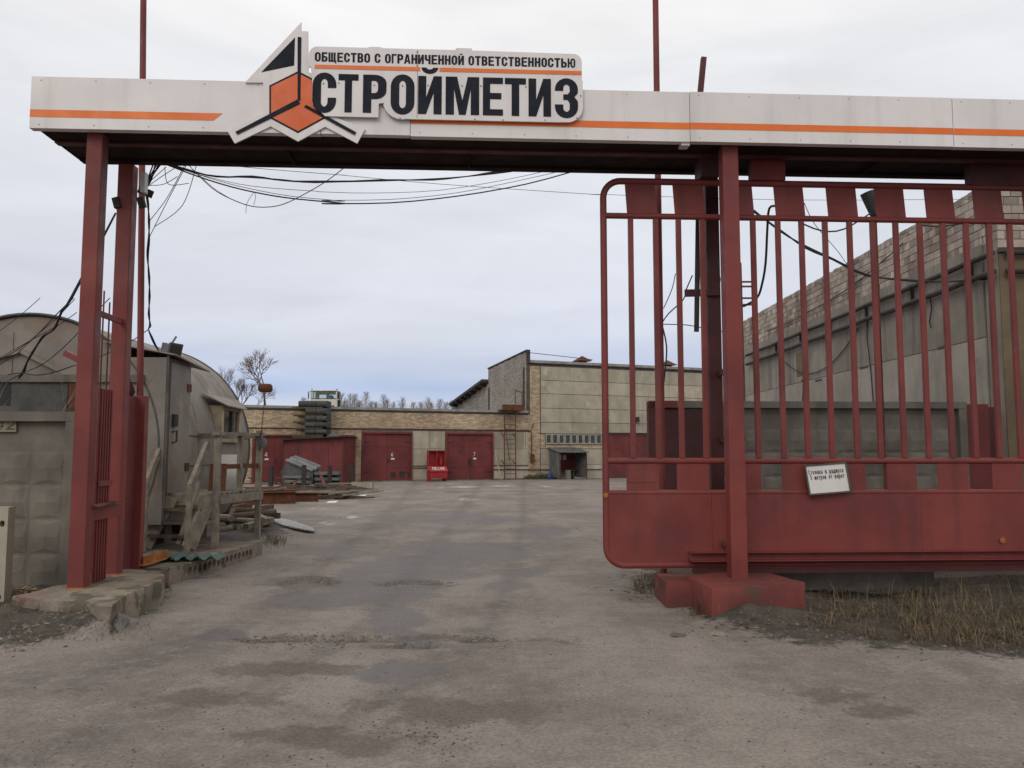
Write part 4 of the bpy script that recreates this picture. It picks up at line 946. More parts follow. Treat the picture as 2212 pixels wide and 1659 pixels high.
    MB().hexa([(-5.30, w0 - .22, 2.60), (wx + .10, w0 - .02, 2.40), (wx + .10, w1 + .05, 2.38), (-5.28, w1 + .55, 2.58), (-5.30, w0 - .22, 2.62), (wx + .10, w0 - .02, 2.42), (wx + .10, w1 + .05, 2.40), (-5.28, w1 + .55, 2.60)]).build('window_hood', M['zinc'], wb)
    MB().bar((HX + HR * math.cos(R(6)) + .004, 12.66, HZ + HR * math.sin(R(6))), (HX + HR * math.cos(R(6)) + .004, HY1, HZ + HR * math.sin(R(6))), .012, .02).build('lap_seam', M['zinc_dark'], e)
    MB().bar((HX + HR * math.cos(R(-8)) + .002, 12.66, HZ + HR * math.sin(R(-8))), (HX + HR * math.cos(R(-8)) + .002, HY1, HZ + HR * math.sin(R(-8))), .012, .02).build('lap_seam', M['zinc_dark'], e)
    # lower seam and skids
    for y0 in (12.2, 13.8, 15.4): MB().box(HX - 1.3, y0 - .15, 0.0, HX + 1.3, y0 + .15, .46).build('skid', M['wood_brown'], e)
    # floodlight on the door box
    f = empty('floodlight', (-5.3, 12.3, 3.1), 'grey square floodlight on top of the barrel hut door box', 'floodlight')
    R_ = Matrix.Rotation(R(-20), 3, 'Z') @ Matrix.Rotation(R(14), 3, 'Y')
    T = lambda a, b, c: Vector((-5.12, 12.2, 3.05)) + R_ @ Vector((a, b, c))
    MB().box(-.14, -.10, 0, .02, .10, .17, T).build('housing', M['tin'], f)
    MB().box(.021, -.13, -.02, .05, .13, .20, T).build('bezel', M['zinc_dark'], f)
    MB().box(.051, -.105, .005, .056, .105, .175, T).build('lens', M['glass'], f)
    MB().bar(T(-.06, 0, .17), T(-.0, 0, .3), .01, .03).build('fin', M['tin'], f)
    MB().bar((-5.2, 12.2, 3.0), T(-.05, 0, .01), .04, .04).build('bracket', M['dark'], f)
hut()

# ------------------------------------------------------------------ hollow slab kerb, porch
SLZ = .20
def slab():
    A = G(366, 1228, SLZ); B_ = G(566, 1170, SLZ); d = (B_ - A); L = d.length; ang = math.atan2(d.y, d.x)
    fr = Frame(A.x, A.y, ang); W = 1.45; zb = -.06
    P = lambda s, n, z: fr.w(s, n, z)
    mb = MB(); circ = []
    nh = 15
    for i in range(nh):
        c = .55 + i * (L - 1.0) / (nh - 1); circ.append([(c + .056 * math.cos(2 * math.pi * k / 12), .085 + .056 * math.sin(2 * math.pi * k / 12)) for k in range(12)])
    mb.flat([[(0, zb), (L, zb), (L, SLZ), (0, SLZ)]] + circ, lambda a, b: P(a, 0, b))
    for c in circ: mb.add([P(a, 0, b) for a, b in c] + [P(a, .35, b) for a, b in c], [(i, (i + 1) % 12, 12 + (i + 1) % 12, 12 + i) for i in range(12)] + [tuple(range(12, 24))])
    nx_, ny_ = 60, 12
    top = [P(L * i / nx_, W * j / ny_, SLZ + (.006 * noise.noise((i * .5, j * .7, 2)) if 0 < j < ny_ and 0 < i < nx_ else 0)) for j in range(ny_ + 1) for i in range(nx_ + 1)]
    k = nx_ + 1
    mb.add(top, [(j * k + i, j * k + i + 1, (j + 1) * k + i + 1, (j + 1) * k + i) for j in range(ny_) for i in range(nx_)])
    mb.add([P(0, 0, zb), P(0, W, zb), P(0, W, SLZ), P(0, 0, SLZ)], [(0, 1, 2, 3)]); mb.add([P(L, 0, zb), P(L, W, zb), P(L, W, SLZ), P(L, 0, SLZ)], [(3, 2, 1, 0)]); mb.add([P(0, W, zb), P(L, W, zb), P(L, W, SLZ), P(0, W, SLZ)], [(3, 2, 1, 0)])
    o = mb.build('hollow_core_slab', M['pink']); tag(o, 'hollow core concrete slab lying along the road before the porch', 'concrete slab')
    # sheets lying on it
    c = G(355, 1197, SLZ)
    mb = MB(); n = 24; rows = []
    for q in (0, 1):
        for i in range(n + 1):
            p = Vector((-4.75 + .95 * i / n, 10.55 + .35 * q + .12 * i / n, SLZ + .03 + .03 * math.sin(i * 1.5) + .02 * q)); rows.append(p)
    k = n + 1
    mb.add(rows + [r + Vector((0, 0, .012)) for r in rows], [(i, i + 1, k + i + 1, k + i) for i in range(n)] + [(2 * k + i, 2 * k + i + 1, 3 * k + i + 1, 3 * k + i) for i in range(n)])
    tag(mb.build('corrugated_sheet', M['green'], None, True), 'crumpled dark green corrugated sheet lying on the hollow slab', 'metal sheet')
    mb = MB().bar(G(305, 1222, SLZ + .03), G(357, 1205, SLZ + .05), .10, .012).bar(G(305, 1222, SLZ + .03) + Vector((0, .05, .05)), G(357, 1205, SLZ + .05) + Vector((0, .05, .05)), .012, .10)
    tag(mb.build('angle_iron', M['orange_rust']), 'bright rusted angle iron lying at the end of the hollow slab', 'angle iron')
slab()
def porch():
    A = G(464, 1186, SLZ); B_ = G(555, 1165, SLZ)
    e = empty('porch', (A.x - .4, A.y + .6, SLZ), 'grey weathered timber porch with steep steps and handrails at the hut', 'porch')
    pz = V(464, 1071, A.y).z; rz = V(464, 934, A.y).z
    def post(p, z1, w=.085, nm='post', z0=SLZ): MB().box(p.x - w / 2, p.y - w / 2, z0, p.x + w / 2, p.y + w / 2, z1).build(nm, M['wood'], e)
    Cc = A.lerp(B_, .52); BL = Vector((-5.32, B_.y, SLZ)); AL = Vector((-5.42, A.y + .05, SLZ))
    post(A, rz + .02); post(B_, rz + .06); post(Cc, rz - .02, .075, 'post', pz + .04); post(BL, rz); post(AL, rz - .03, .07)
    # deck boards and edge joists
    n = 9
    for i in range(n):
        y0 = A.y + (B_.y - A.y) * i / n + .01; y1 = A.y + (B_.y - A.y) * (i + 1) / n - .01
        MB().box(-5.5, y0, pz, A.x + (B_.x - A.x) * i / n + .02, y1, pz + .04).build('deck_board', M['wood'], e)
    MB().bar(Vector((-5.5, A.y, pz - .07)), Vector((A.x - .045, A.y, pz - .07)), .05, .13).build('joist', M['wood'], e)
    MB().bar(Vector((A.x + .06, A.y, pz - .06)), Vector((B_.x + .06, B_.y, pz - .06)), .05, .12).build('joist', M['wood'], e)
    MB().bar(Vector((A.x + .0, A.y - .1, rz - .02)), Vector((B_.x, B_.y + .15, rz + .0)), .1, .05).build('handrail', M['wood'], e)
    MB().bar(Vector((BL.x, BL.y, rz - .03)), Vector((B_.x - .05, B_.y, rz - .02)), .06, .09).build('handrail', M['wood'], e)
    MB().bar(Vector((A.x, A.y, pz + .42)), Vector((B_.x, B_.y, pz + .42)), .03, .07).build('mid_rail', M['rust'], e)
    # steep steps towards the gate
    for (tp, bt) in ((V(370, 1075, A.y - .06), G(312, 1188, SLZ)), (V(452, 1075, A.y - .06), G(407, 1192, SLZ))):
        MB().bar(tp + Vector((0, 0, .0)), bt + Vector((0, 0, .05)), .07, .2).build('stringer', M['wood'], e)
    t0, t1 = V(370, 1075, A.y - .06), V(452, 1075, A.y - .06); b0, b1 = G(312, 1188, SLZ), G(407, 1192, SLZ)
    for k in range(1, 4):
        q = k / 4; MB().bar(t0.lerp(b0, q) + Vector((.0, 0, .02)), t1.lerp(b1, q) + Vector((0, 0, .02)), .2, .04).build('tread', M['wood_brown'], e)
    for (u0, u1, u2) in (((360, 938), (317, 1038), (309, 1182)), ((448, 958), (411, 1050), (424, 1120))):
        p, q = V(*u0, A.y - .03), V(*u1, A.y - .55)
        MB().bar(p, q, .06, .09).build('handrail', M['wood'], e)
        MB().bar(q + Vector((0, 0, .03)), Vector((q.x - .02, q.y, SLZ)), .06, .07, (1, 0, 0)).build('newel', M['wood'], e)
    MB().bar(V(430, 1040, A.y - .25), Vector((-4.75, A.y - .25, SLZ + .1)), .05, .06, (1, 0, 0)).build('baluster', M['wood'], e)
    # boards leaning in the porch
    o = MB().hexa([Vector((-4.62, 12.95, pz + .045)), Vector((-4.32, 12.95, pz + .045)), Vector((-4.32, 12.975, pz + .045)), Vector((-4.62, 12.975, pz + .045)), Vector((-4.62, 13.02, pz + .60)), Vector((-4.32, 13.02, pz + .60)), Vector((-4.32, 13.045, pz + .60)), Vector((-4.62, 13.045, pz + .60))]).build('board', M['white'])
    tag(o, 'white board leaning inside the railing of the timber porch', 'board')
    o = MB().hexa([Vector((-4.66, 12.6, pz + .045)), Vector((-4.40, 12.6, pz + .045)), Vector((-4.40, 12.61, pz + .045)), Vector((-4.66, 12.61, pz + .045)), Vector((-4.66, 12.66, pz + .46)), Vector((-4.40, 12.66, pz + .46)), Vector((-4.40, 12.67, pz + .46)), Vector((-4.66, 12.67, pz + .46))]).build('metal_sheet', M['rust'])
    tag(o, 'dark rusty sheet leaning beside the white board on the porch', 'metal sheet')
    # octagonal plate on the far post, rod with a rusty drum
    c = Vector((B_.x + .06, B_.y - .06, V(563, 957, B_.y).z))
    mb = MB().prism([[(.09 * math.cos(R(22.5 + 45 * k)), .09 * math.sin(R(22.5 + 45 * k))) for k in range(8)]], lambda a, d, b: c + Vector((a, d, b)), -.01, .01)
    tag(mb.build('octagonal_plate', M['tin']), 'small grey octagonal plate on the far porch post', 'plate')
    p0 = Vector((B_.x + .03, B_.y - .07, rz - .25)); p1 = V(573, 846, B_.y - .02)
    e2 = empty('rod_with_drum', p0, 'rusty drum on top of a thin rod tied to the porch post', 'drum on rod')
    MB().cyl(p0, p1, .008, .008, 6).build('rod', M['rust'], e2)
    MB().lathe([(0, -.0), (.09, 0), (.115, .03), (.115, .1), (.09, .13), (0, .13)], p1 - Vector((0, 0, .005)), 18).build('drum', M['rust'], e2, True)
    # timber offcuts under the porch
    rnd = random.Random(9)
    for k in range(26):
        px = rnd.uniform(415, 585); py = 1150 - (k % 4) * 9 + rnd.uniform(-3, 3); lay = k // 9
        c = G(px, py) + Vector((0, rnd.uniform(0, .5), .06 + lay * .11)); c.y = max(c.y, 13.0); a = rnd.uniform(-1.2, 1.2) + math.pi / 2 * (k % 2); L = rnd.uniform(.3, .75)
        d = Vector((math.cos(a), math.sin(a), rnd.uniform(-.05, .12))) * L
        mb = MB()
        if k % 3: mb.bar(c - d, c + d, rnd.uniform(.08, .14), rnd.uniform(.08, .13))
        else: mb.cyl(c - d, c + d, .07, .065, 10)
        o = mb.build('timber', M['wood_brown'] if k % 4 else M['wood']); tag(o, 'old timber offcut in the heap under the porch', 'timber', 'timber offcuts under the porch')
porch()

# ------------------------------------------------------------------ yard clutter
def ibeam(c, d, L, h, w, label, mat='rust'):
    d = Vector(d).normalized(); a = Vector((-d.y, d.x, 0)); c = Vector(c); t = .02
    P = lambda x, y, z: c + d * x + a * y + Vector((0, 0, z))
    mb = MB().box(0, -w / 2, 0, L, w / 2, t, P).box(0, -t / 2, t, L, t / 2, h - t, P).box(0, -w / 2, h - t, L, w / 2, h, P)
    return tag(mb.build('steel_beam', M[mat]), label, 'steel beam')
def clutter():
    p = G(638, 1088); q = G(470, 1092)
    ibeam(p, q - p, 4.2, .38, .28, 'large rusty I-beam lying on the yard beyond the porch')
    ibeam(p + Vector((-.1, .32, .0)), q - p, 4.0, .42, .26, 'rusty I-beam lying tight behind the large one')
    ibeam(p + Vector((.5, .9, 0)), Vector((-1, .06, 0)), 4.2, .30, .24, 'third rusty I-beam half hidden behind the other two')
    # four stakes
    for k, (px, yb) in enumerate(((585, 1055), (656, 1056), (712, 1054), (758, 1053))):
        b = G(px, yb); h = 1.0 + .05 * (k % 2)
        o = MB().bar(b, b + Vector((.03 * (k - 1.5) * .5, 0, h)), .17, .17, (1, 0, 0)).build('stake', M['dark'])
        tag(o, ['dark square stake at the hut end of the scrap rack', 'dark square stake before the grey tin hood', 'dark square stake beside the tin box end', 'dark square stake at the road end of the scrap rack'][k], 'stake', 'stakes round the scrap heap')
    # tin hood: wedge with box body
    Y = 37.2
    P = lambda x, y, d: V(x, y, Y + d)
    e = empty('tin_hood', G(660, 1054), 'dark tin hood under a sloping lid of grey boards in the scrap heap', 'tin hood')
    lp = [(612, 1053), (606, 1018), (621, 998), (671, 1018), (676, 1024), (676, 1052)]
    pts = [V(x, y, Y) for x, y in lp]
    mb = MB().prism([[(v.x, v.z) for v in pts]], lambda a, d, b: Vector((a, Y + d, b)), 0, 1.3); mb.build('body', M['zinc_dark'], e)
    a, b = V(616, 996, Y - .1), V(674, 1019, Y - .1)
    for i in range(4):
        s0 = Vector((0, .38 * i, .05 * i)); s1 = s0 + Vector((0, .34, .05)); j = Vector((.06 * (i % 2), 0, .04 * noise.noise((i, 1, 2))))
        MB().hexa([a + s0 + j, b + s0 + j, b + s1 + j, a + s1 + j] + [v + Vector((0, 0, .06)) for v in (a + s0 + j, b + s0 + j, b + s1 + j, a + s1 + j)]).build('lid_board', M['tin'], e)
    for i in range(3):
        q = V(612 + 4 * i, 1030 + 9 * i, Y - .15); MB().bar(q, q + Vector((1.2, 0, -.06 * i)), .1, .12).build('face_board', M['tin'], e)
    mb = MB(); z0 = V(700, 1046, Y).z; x0, x1 = V(679, 1040, Y).x, V(731, 1040, Y).x
    for zz in (V(700, 1022, Y).z, V(700, 1034, Y).z, V(700, 1045, Y).z): mb.box(x0, Y, zz - .08, x1, Y + .5, zz + .05)
    mb.box(x0, Y + .5, 0, x1, Y + .56, V(700, 1022, Y).z)
    tag(mb.build('slatted_tin_box', M['tin']), 'grey slatted tin box lying beside the tin hood', 'tin box')
    # boards and pallets
    rnd = random.Random(5)
    for k in range(34):
        c = G(rnd.uniform(560, 780), rnd.uniform(1052, 1080)) + Vector((0, 0, .05 + .06 * (k % 3))); a = rnd.uniform(-.5, .5) + (1.3 if k % 5 == 0 else 0); L = rnd.uniform(.6, 1.7)
        d = Vector((math.cos(a), math.sin(a), rnd.uniform(-.04, .1))) * L / 1.4
        o = MB().bar(c - d, c + d, rnd.uniform(.1, .2), .04).build('board', M[('wood_brown', 'wood', 'wood_brown', 'rust')[k % 4]]); tag(o, 'loose board in the scrap heap by the yard', 'board', 'loose boards in the scrap heap')
    for k, (px, py, w, lb) in enumerate(((745, 1056, 1.6, 'broken pallet at the road end of the scrap heap'), (690, 1078, 2.0, 'flat pallet lying in front of the stakes'))):
        c = G(px, py); e = empty('pallet', c, lb, 'pallet')
        for i in range(5): MB().box(c.x - w / 2, c.y + i * .24, .2, c.x + w / 2, c.y + i * .24 + .15, .235).build('slat', M['wood_brown' if i % 2 else 'wood'], e)
        for q in (-.45, 0, .42): MB().box(c.x + w * q - .06, c.y, 0, c.x + w * q + .06, c.y + 1.1, .199).build('runner', M['wood_brown'], e)
    o = MB().box(0, 0, 0, .9, .5, .3, lambda a, b, c: G(768, 1058) + Vector((a - .3, b + .7, c))).rough(.05, 2).build('concrete_block', M['conc_pale']); tag(o, 'broken concrete block beyond the road end pallet', 'concrete block')
    for (px, py, lb) in ((704, 1088, 'white scrap of paper on the ground before the flat pallet'), (769, 1074, 'white offcut lying beside the broken pallet')):
        c = G(px, py); o = MB().hexa([c + Vector(v) for v in ((0, 0, .02), (.3, .05, .02), (.34, .25, .07), (.05, .2, .06), (0, 0, .03), (.3, .05, .03), (.34, .25, .08), (.05, .2, .07))]).build('white_scrap', M['white']); tag(o, lb, 'scrap')
    mb = MB().bar(G(705, 1060) + Vector((0, 0, .05)), G(757, 1038) + Vector((0, -8, .9)), .12, .05); tag(mb.build('channel_iron', M['rust']), 'brown rusted channel iron slanting across the scrap rack', 'channel iron')
    for k in range(46):
        c = G(rnd.uniform(560, 785), rnd.uniform(1046, 1076)) + Vector((0, 0, .04 + .35 * rnd.random() ** 2)); a = rnd.uniform(-.7, .7) + (1.2 if k % 4 == 0 else 0); L = rnd.uniform(.25, 1.1)
        d = Vector((math.cos(a), math.sin(a), rnd.uniform(-.25, .35))) * L; mb = MB()
        if k % 3 == 0: mb.cyl(c - d, c + d, .025, .025, 7)
        elif k % 3 == 1: mb.bar(c - d * .6, c + d * .6, rnd.uniform(.05, .12), .03)
        else: mb.hexa([c + Vector((sx * L * .4, sy * .3, sz * .02 + .1 * noise.noise((sx * 3 + k, sy, 0)))) for sz in (0, 1) for sx, sy in ((-1, -1), (1, -1), (1, 1), (-1, 1))])
        tag(mb.build('scrap_piece', M[('rust', 'dark', 'wood_brown', 'conc', 'rust')[k % 5]]), 'bent scrap piece tangled in the heap between the stakes', 'scrap', 'scrap tangled between the stakes')
    mb = MB(); 
    for i in range(7):
        x0 = V(560 + i * 34, 1060, 31).x; c = G(565 + i * 34, 1062 - 2 * (i % 3)); mb.lathe([(1.1, -.02), (.8, .09), (.4, .17), (0, .2)], (c.x, c.y, 0), 14)
    mb.rough(.1, 1.7); tag(mb.build('rubbish_mound', M['dirt'], None, True), 'low brown mound of earth and rubbish under the scrap heap', 'mound')
    # pale sheet on the ground beyond the porch
    lp = [(577, 1124), (592, 1119), (640, 1129), (676, 1142), (680, 1150), (655, 1148), (610, 1137)]
    q = [G(x, y, .02) for x, y in lp]
    o = MB().prism([[(v.x, v.y) for v in q]], lambda a, d, b: Vector((a, b, d + .03 * noise.noise((a * 2, b * 2, 0)))), .03, .06).build('pale_sheet', M['ice']); tag(o, 'long pale sheet lying on the ground beyond the porch', 'sheet')
    # shed with stacked bundles
    Y = 43.0
    a, b = V(611, 1000, Y).x, V(742, 1000, Y).x; z0, z1 = V(611, 951, Y).z, V(742, 944, Y).z
    e = empty('steel_shed', (0.5 * (a + b), Y, 0), 'red steel shed with a row of vent holes and a sloping lid roof', 'shed')
    MB().hexa([(a, Y, 0), (b, Y, 0), (b + .2, Y + 2.2, 0), (a + .2, Y + 2.2, 0), (a, Y, z0), (b, Y, z1), (b + .2, Y + 2.2, z1), (a + .2, Y + 2.2, z0)]).build('body', M['red_flat'], e)
    for i in range(1, 4): x = a + (b - a) * i / 4; MB().box(x - .01, Y - .012, .05, x + .01, Y - .002, z0 - .25).build('seam', M['maroon'], e)
    for x in (a + .03, b - .03): MB().box(x - .03, Y - .02, .02, x + .03, Y - .001, z0 - .05).build('corner_angle', M['maroon'], e)
    for px in (619, 633, 646.5, 664, 678.5, 695, 709, 720, 730):
        v = V(px, 955.5, Y); MB().cyl((v.x, Y - .03, v.z), (v.x, Y - .002, v.z), .045, .045, 10).build('vent_hole', M['black'], e)
    MB().hexa([(a - .15, Y - .3, z0 + .005), (b + .18, Y - .3, z1 + .005), (b + .3, Y + 2.4, z1 + .005), (a - .1, Y + 2.4, z0 + .005), (a - .15, Y - .3, z0 + .05), (b + .18, Y - .3, z1 + .05), (b + .3, Y + 2.4, z1 + .05), (a - .1, Y + 2.4, z0 + .05)]).build('roof', M['dark'], e)
    tiers = [(1530, 1390), (1345, 1205), (1180, 1030), (1000, 825), (800, 635)]
    lab = ['lowest', 'second lowest', 'middle', 'second highest', 'topmost']
    kx = lambda zx: 609.9 + zx * .08169
    ky = lambda zy: 813.2 + zy * .08169
    zroof = lambda x: z0 + (z1 - z0) * (x - a) / (b - a) + .05
    for k, (zb_, zt_) in enumerate(tiers):
        zb0, zt0 = V(680, ky(zb_), Y).z, V(680, ky(zt_), Y).z
        yb = Y + .1
        pl = (220, 1160) if k else (250, 1180)
        px0, px1 = V(kx(pl[0] + (15 * k) % 60), 900, Y).x, V(kx(pl[1] - 120), 900, Y).x
        base = zb0 - .10 if k else zroof(V(kx(860), 900, Y).x) + .01
        for yy, nm in ((yb + .1, 'front'), (yb + .9, 'rear')):
            o = MB().box(px0, yy, zb0 - .085 if k else base, px1, yy + .14, zb0 - .002).build('bearer', M['wood_brown'])
            tag(o, f'{nm} bearer plank under the {lab[k]} tier of felt bundles', 'plank')
        for (xa, xb, side) in ((590 if k < 4 else 400, 862, 'left'), (875, 1150, 'right')):
            x0, x1 = V(kx(xa), 900, Y).x, V(kx(xb), 900, Y).x; h = zt0 - zb0
            pr = arc(.0, zb0 + h / 2, .17, h / 2, 90, 270, 8); pr = [(yb + .17 + p, z) for p, z in pr] + [(yb + 1.15, zb0), (yb + 1.15, zt0)]
            o = MB().prism([pr], lambda p, d, z: Vector((d, p, z)), x0, x1).build('felt_bundle', M['felt'])
            tag(o, f'{side} hand dark grey rounded bundle in the {lab[k]} tier on the shed'.replace('left hand', 'plank-end side').replace('right hand', 'plain-end side'), 'bundle', 'bundles stacked on the shed')
    c = V(kx(1290), ky(1530), Y); o = MB().hexa([Vector((c.x + u, Y + .2 + w_, zroof(c.x) + .01 + z)) for u, w_, z in ((-.3, 0, 0), (.35, 0, .03), (.35, .6, .03), (-.3, .6, 0), (-.1, 0, .16), (.15, 0, .10), (.15, .6, .1), (-.1, .6, .16))]).build('folded_sheet', M['tin']); tag(o, 'folded grey sheet lying on the shed roof beside the bundles', 'sheet')
clutter()

# ------------------------------------------------------------------ footings under the gate posts
def gw(u, v, z): return GF.w(u, v, z)
def chunk(name, poly, z0, z1, mat, label, cat, step=.09, amp=.03, sc=3.0, slope=None):
    """broken concrete block: outline resampled, stepped rings, noise"""
    pts = []
    n = len(poly)
    for i in range(n):
        a, b = Vector(poly[i]), Vector(poly[(i + 1) % n]); k = max(1, int((b - a).length / step))
        pts += [a.lerp(b, j / k) for j in range(k)]
    c = sum(pts, Vector((0, 0))) / len(pts); m = len(pts); mb = MB(); rings = []
    prof = [(1.03, z0), (1.015, z0 + (z1 - z0) * .35), (1.0, z0 + (z1 - z0) * .7), (1.0, z1 - .012), (.985, z1), (.6, z1), (.25, z1)]
    for k, z in prof:
        rg = []
        for p in pts:
            q = c + (p - c) * k; w_ = noise.noise_vector((q.x * sc, q.y * sc, z * sc)) * amp
            zz = z + (w_.z * .35 if z >= z1 else w_.z) + (slope(q) if slope and z > z0 + .05 else 0)
            rg.append(Vector((q.x + w_.x * (1 if k > .9 else .3), q.y + w_.y * (1 if k > .9 else .3), zz)))
        rings.append(rg)
    vs_ = [v for r in rings for v in r]; vs_.append(Vector((c.x, c.y, z1 + (slope(c) if slope else 0))))
    fs = [(i * m + j, i * m + (j + 1) % m, (i + 1) * m + (j + 1) % m, (i + 1) * m + j) for i in range(len(rings) - 1) for j in range(m)]
    fs += [((len(rings) - 1) * m + j, (len(rings) - 1) * m + (j + 1) % m, len(vs_) - 1) for j in range(m)]
    mb.add(vs_, fs); o = mb.build(name, mat, None, True); return tag(o, label, cat)
FZ = .245
lp = [(30, 1287), (130, 1298), (188, 1297), (206, 1307), (235, 1307), (357, 1248), (348, 1231), (262, 1229), (180, 1240), (150, 1262), (110, 1268)]
chunk('concrete_footing', [(G(x, y, FZ).x, G(x, y, FZ).y) for x, y in lp], -.12, FZ, M['pink'], 'broken pinkish concrete footing under the gate posts beside the hut', 'footing', amp=.045)
PZ = .30
# right pedestal
lp = [G(1537, 1272, PZ), G(1640, 1268, PZ), G(1739, 1258, PZ), G(1665, 1238, PZ), G(1560, 1236, PZ), G(1482, 1242, PZ)]
chunk('concrete_pedestal', [(p.x, p.y) for p in lp], -.18, PZ, M['red_conc'], 'red painted concrete pedestal carrying the gate post before the sliding gate', 'pedestal', amp=.016, sc=5.0)
o = MB().box(1.60, 8.62, -.1, 2.02, 9.3, .25).rough(.03, 3).build('concrete_block', M['red_conc']); tag(o, 'smaller reddish concrete block beside the gate pedestal', 'concrete block')
c0, c1 = gw(6.9, 1.05, 0), gw(9.2, 1.05, 0)
o = MB().hexa([gw(6.6, 1.0, .02), gw(9.4, 1.0, .02), gw(9.4, 1.25, .02), gw(6.6, 1.25, .02), gw(6.6, 1.0, .24), gw(9.4, 1.0, .24), gw(9.4, 1.25, .24), gw(6.6, 1.25, .24)]).rough(.012, 3).build('foundation_beam', M['conc']); tag(o, 'grey concrete beam on the ground behind the sliding gate', 'concrete beam')

# ------------------------------------------------------------------ gate portal
ZT, ZB = 5.457, 4.908          # fascia
U0, U1 = -.58, 13.6
def portal():
    e = empty('gate_portal', gw(3.4, .4, 0), 'maroon steel gate portal with a long white fascia and orange stripe', 'gateway')
    def b_(nm, u0, u1, v0, v1, z0, z1, mat, bev=.006, par=None):
        mb = MB().hexa([gw(u0, v0, z0), gw(u1, v0, z0), gw(u1, v1, z0), gw(u0, v1, z0), gw(u0, v0, z1), gw(u1, v0, z1), gw(u1, v1, z1), gw(u0, v1, z1)])
        return mb.build(nm, mat, par or e, False, bev)
    # posts: channels set toe to toe show a faint seam
    for (u, v, z0, w, zz, lab) in ((.022, 0, FZ - .03, .165, 4.93, 'front'), (-.045, .93, FZ - .03, .17, 4.93, 'rear'), (6.748, 0, PZ - .03, .175, 4.93, 'front'), (6.845, 1.0, .0, .16, 4.93, 'rear'), (12.9, 0, 0, .18, 4.93, 'front'), (12.9, 1.0, 0, .18, 4.93, 'rear')):
        p = b_('post', u - w / 2, u + w / 2, v, v + w * .95, z0, zz, M['red'], .012) if not (u > 6.8 and v > .9) else b_('post', u - w / 2, u + w / 2, v, v + w * .95, z0, zz, M['maroon'], .012)
        pass
        if z0 > .2:
            b_('base_rust', u - w / 2 - .004, u + w / 2 + .004, v - .004, v + w * .95 + .004, z0, z0 + .045, M['orange_rust'] if u < 3 else M['red'], 0, p)
    # box beam of channels, seen from below
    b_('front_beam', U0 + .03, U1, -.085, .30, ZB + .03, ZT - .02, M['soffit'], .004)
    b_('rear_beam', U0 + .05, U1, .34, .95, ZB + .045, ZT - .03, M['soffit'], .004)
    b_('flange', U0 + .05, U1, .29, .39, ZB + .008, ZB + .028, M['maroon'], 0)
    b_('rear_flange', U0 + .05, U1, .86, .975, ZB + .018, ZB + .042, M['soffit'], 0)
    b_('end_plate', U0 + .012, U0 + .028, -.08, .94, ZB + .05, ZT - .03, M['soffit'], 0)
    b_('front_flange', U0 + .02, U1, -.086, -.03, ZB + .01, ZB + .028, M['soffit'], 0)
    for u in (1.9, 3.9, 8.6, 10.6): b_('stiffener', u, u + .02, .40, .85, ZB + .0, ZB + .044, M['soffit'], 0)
    # fascia panels with folded lower lip
    ed = [U0, GF.s(692, -.12, 300), GF.s(886, -.12, 290), GF.s(1490, -.12, 250), GF.s(2058, -.12, 260), 11.6, U1]
    for i, (a, b) in enumerate(zip(ed, ed[1:])):
        dz = (0, .004, -.006, .0, -.004, 0)[i]; dv = (0, .004, 0, .003, .0, .002)[i]
        p = b_('fascia_panel', a + .003, b - .003, -.125 + dv, -.092, ZB + dz, ZT + dz, M['fascia'], .002)
        b_('lip', a + .004, b - .004, -.0915, -.04, ZB + dz - .0, ZB + dz + .007, M['fascia'], 0, p)
        b_('cap', a + .004, b - .004, -.0915, -.02, ZT + dz - .012, ZT + dz + .0, M['fascia'], 0, p)
        v = -.1275 + dv
        if i == 0:
            lp = [GF.p(x, y, v) for x, y in ((66, 237), (481, 243), (461, 258.5), (66, 253))]
            z1, z0 = ZB + .197, ZB + .118
            mb = MB().add([gw(a + .004, v, z0), gw(lp[2][0], v, z0), gw(lp[1][0], v, z1), gw(a + .004, v, z1)], [(0, 1, 2, 3)]); mb.build('stripe', M['orange'], p)
        elif i >= 2:
            z0, z1 = ZB + .135 + dz, ZB + .208 + dz
            MB().add([gw(a + .004, v, z0), gw(b - .004, v, z0), gw(b - .004, v, z1), gw(a + .004, v, z1)], [(0, 1, 2, 3)]).build('stripe', M['orange'], p)
        for k in range(int((b - a) / .55)):
            for z in (ZB + .04, ZT - .04):
                u = a + .1 + k * .55; MB().cyl(gw(u, v + .0005, z + dz), gw(u, v - .002, z + dz), .005, .005, 6).build('screw', M['zinc_dark'], p)
    # small steelwork around the left posts
    b_('tie', -.03, .0, .16, .92, 3.05, 3.11, M['red'], 0)
    mb = MB().bar(gw(-.22, .1, 2.62), gw(-.05, .06, 2.54), .06, .06); mb.build('stub_bar', M['red'], e)
    g = b_('catch_panel', .02, .04, .34, .66, FZ - .02, 2.28, M['red'], 0)
    for k in range(5): b_('rib', .041, .054, .36 + k * .06, .385 + k * .06, FZ + .02, 2.27, M['red'], 0, g)
    for z in (FZ + 1.0,): b_('cross_rail', .055, .07, .34, .66, z, z + .06, M['red'], 0, g)
    mb = MB().hexa([gw(.10, .10, 1.05), gw(.16, .14, 1.04), gw(.14, .80, 1.07), gw(.05, .80, 1.07), gw(.10, .10, 1.065), gw(.16, .14, 1.05), gw(.14, .80, 1.085), gw(.05, .80, 1.085)]); mb.build('torn_bracket', M['rust'], e)
    b_('tie', .06, .08, .16, .92, .90, 1.04, M['red'], 0)
    b_('side_sheet', -.17, -.15, 1.10, 1.78, .12, 2.28, M['red_flat'], 0)
    b_('side_rail', -.149, -.11, 1.14, 1.74, .12, .17, M['red'], 0)
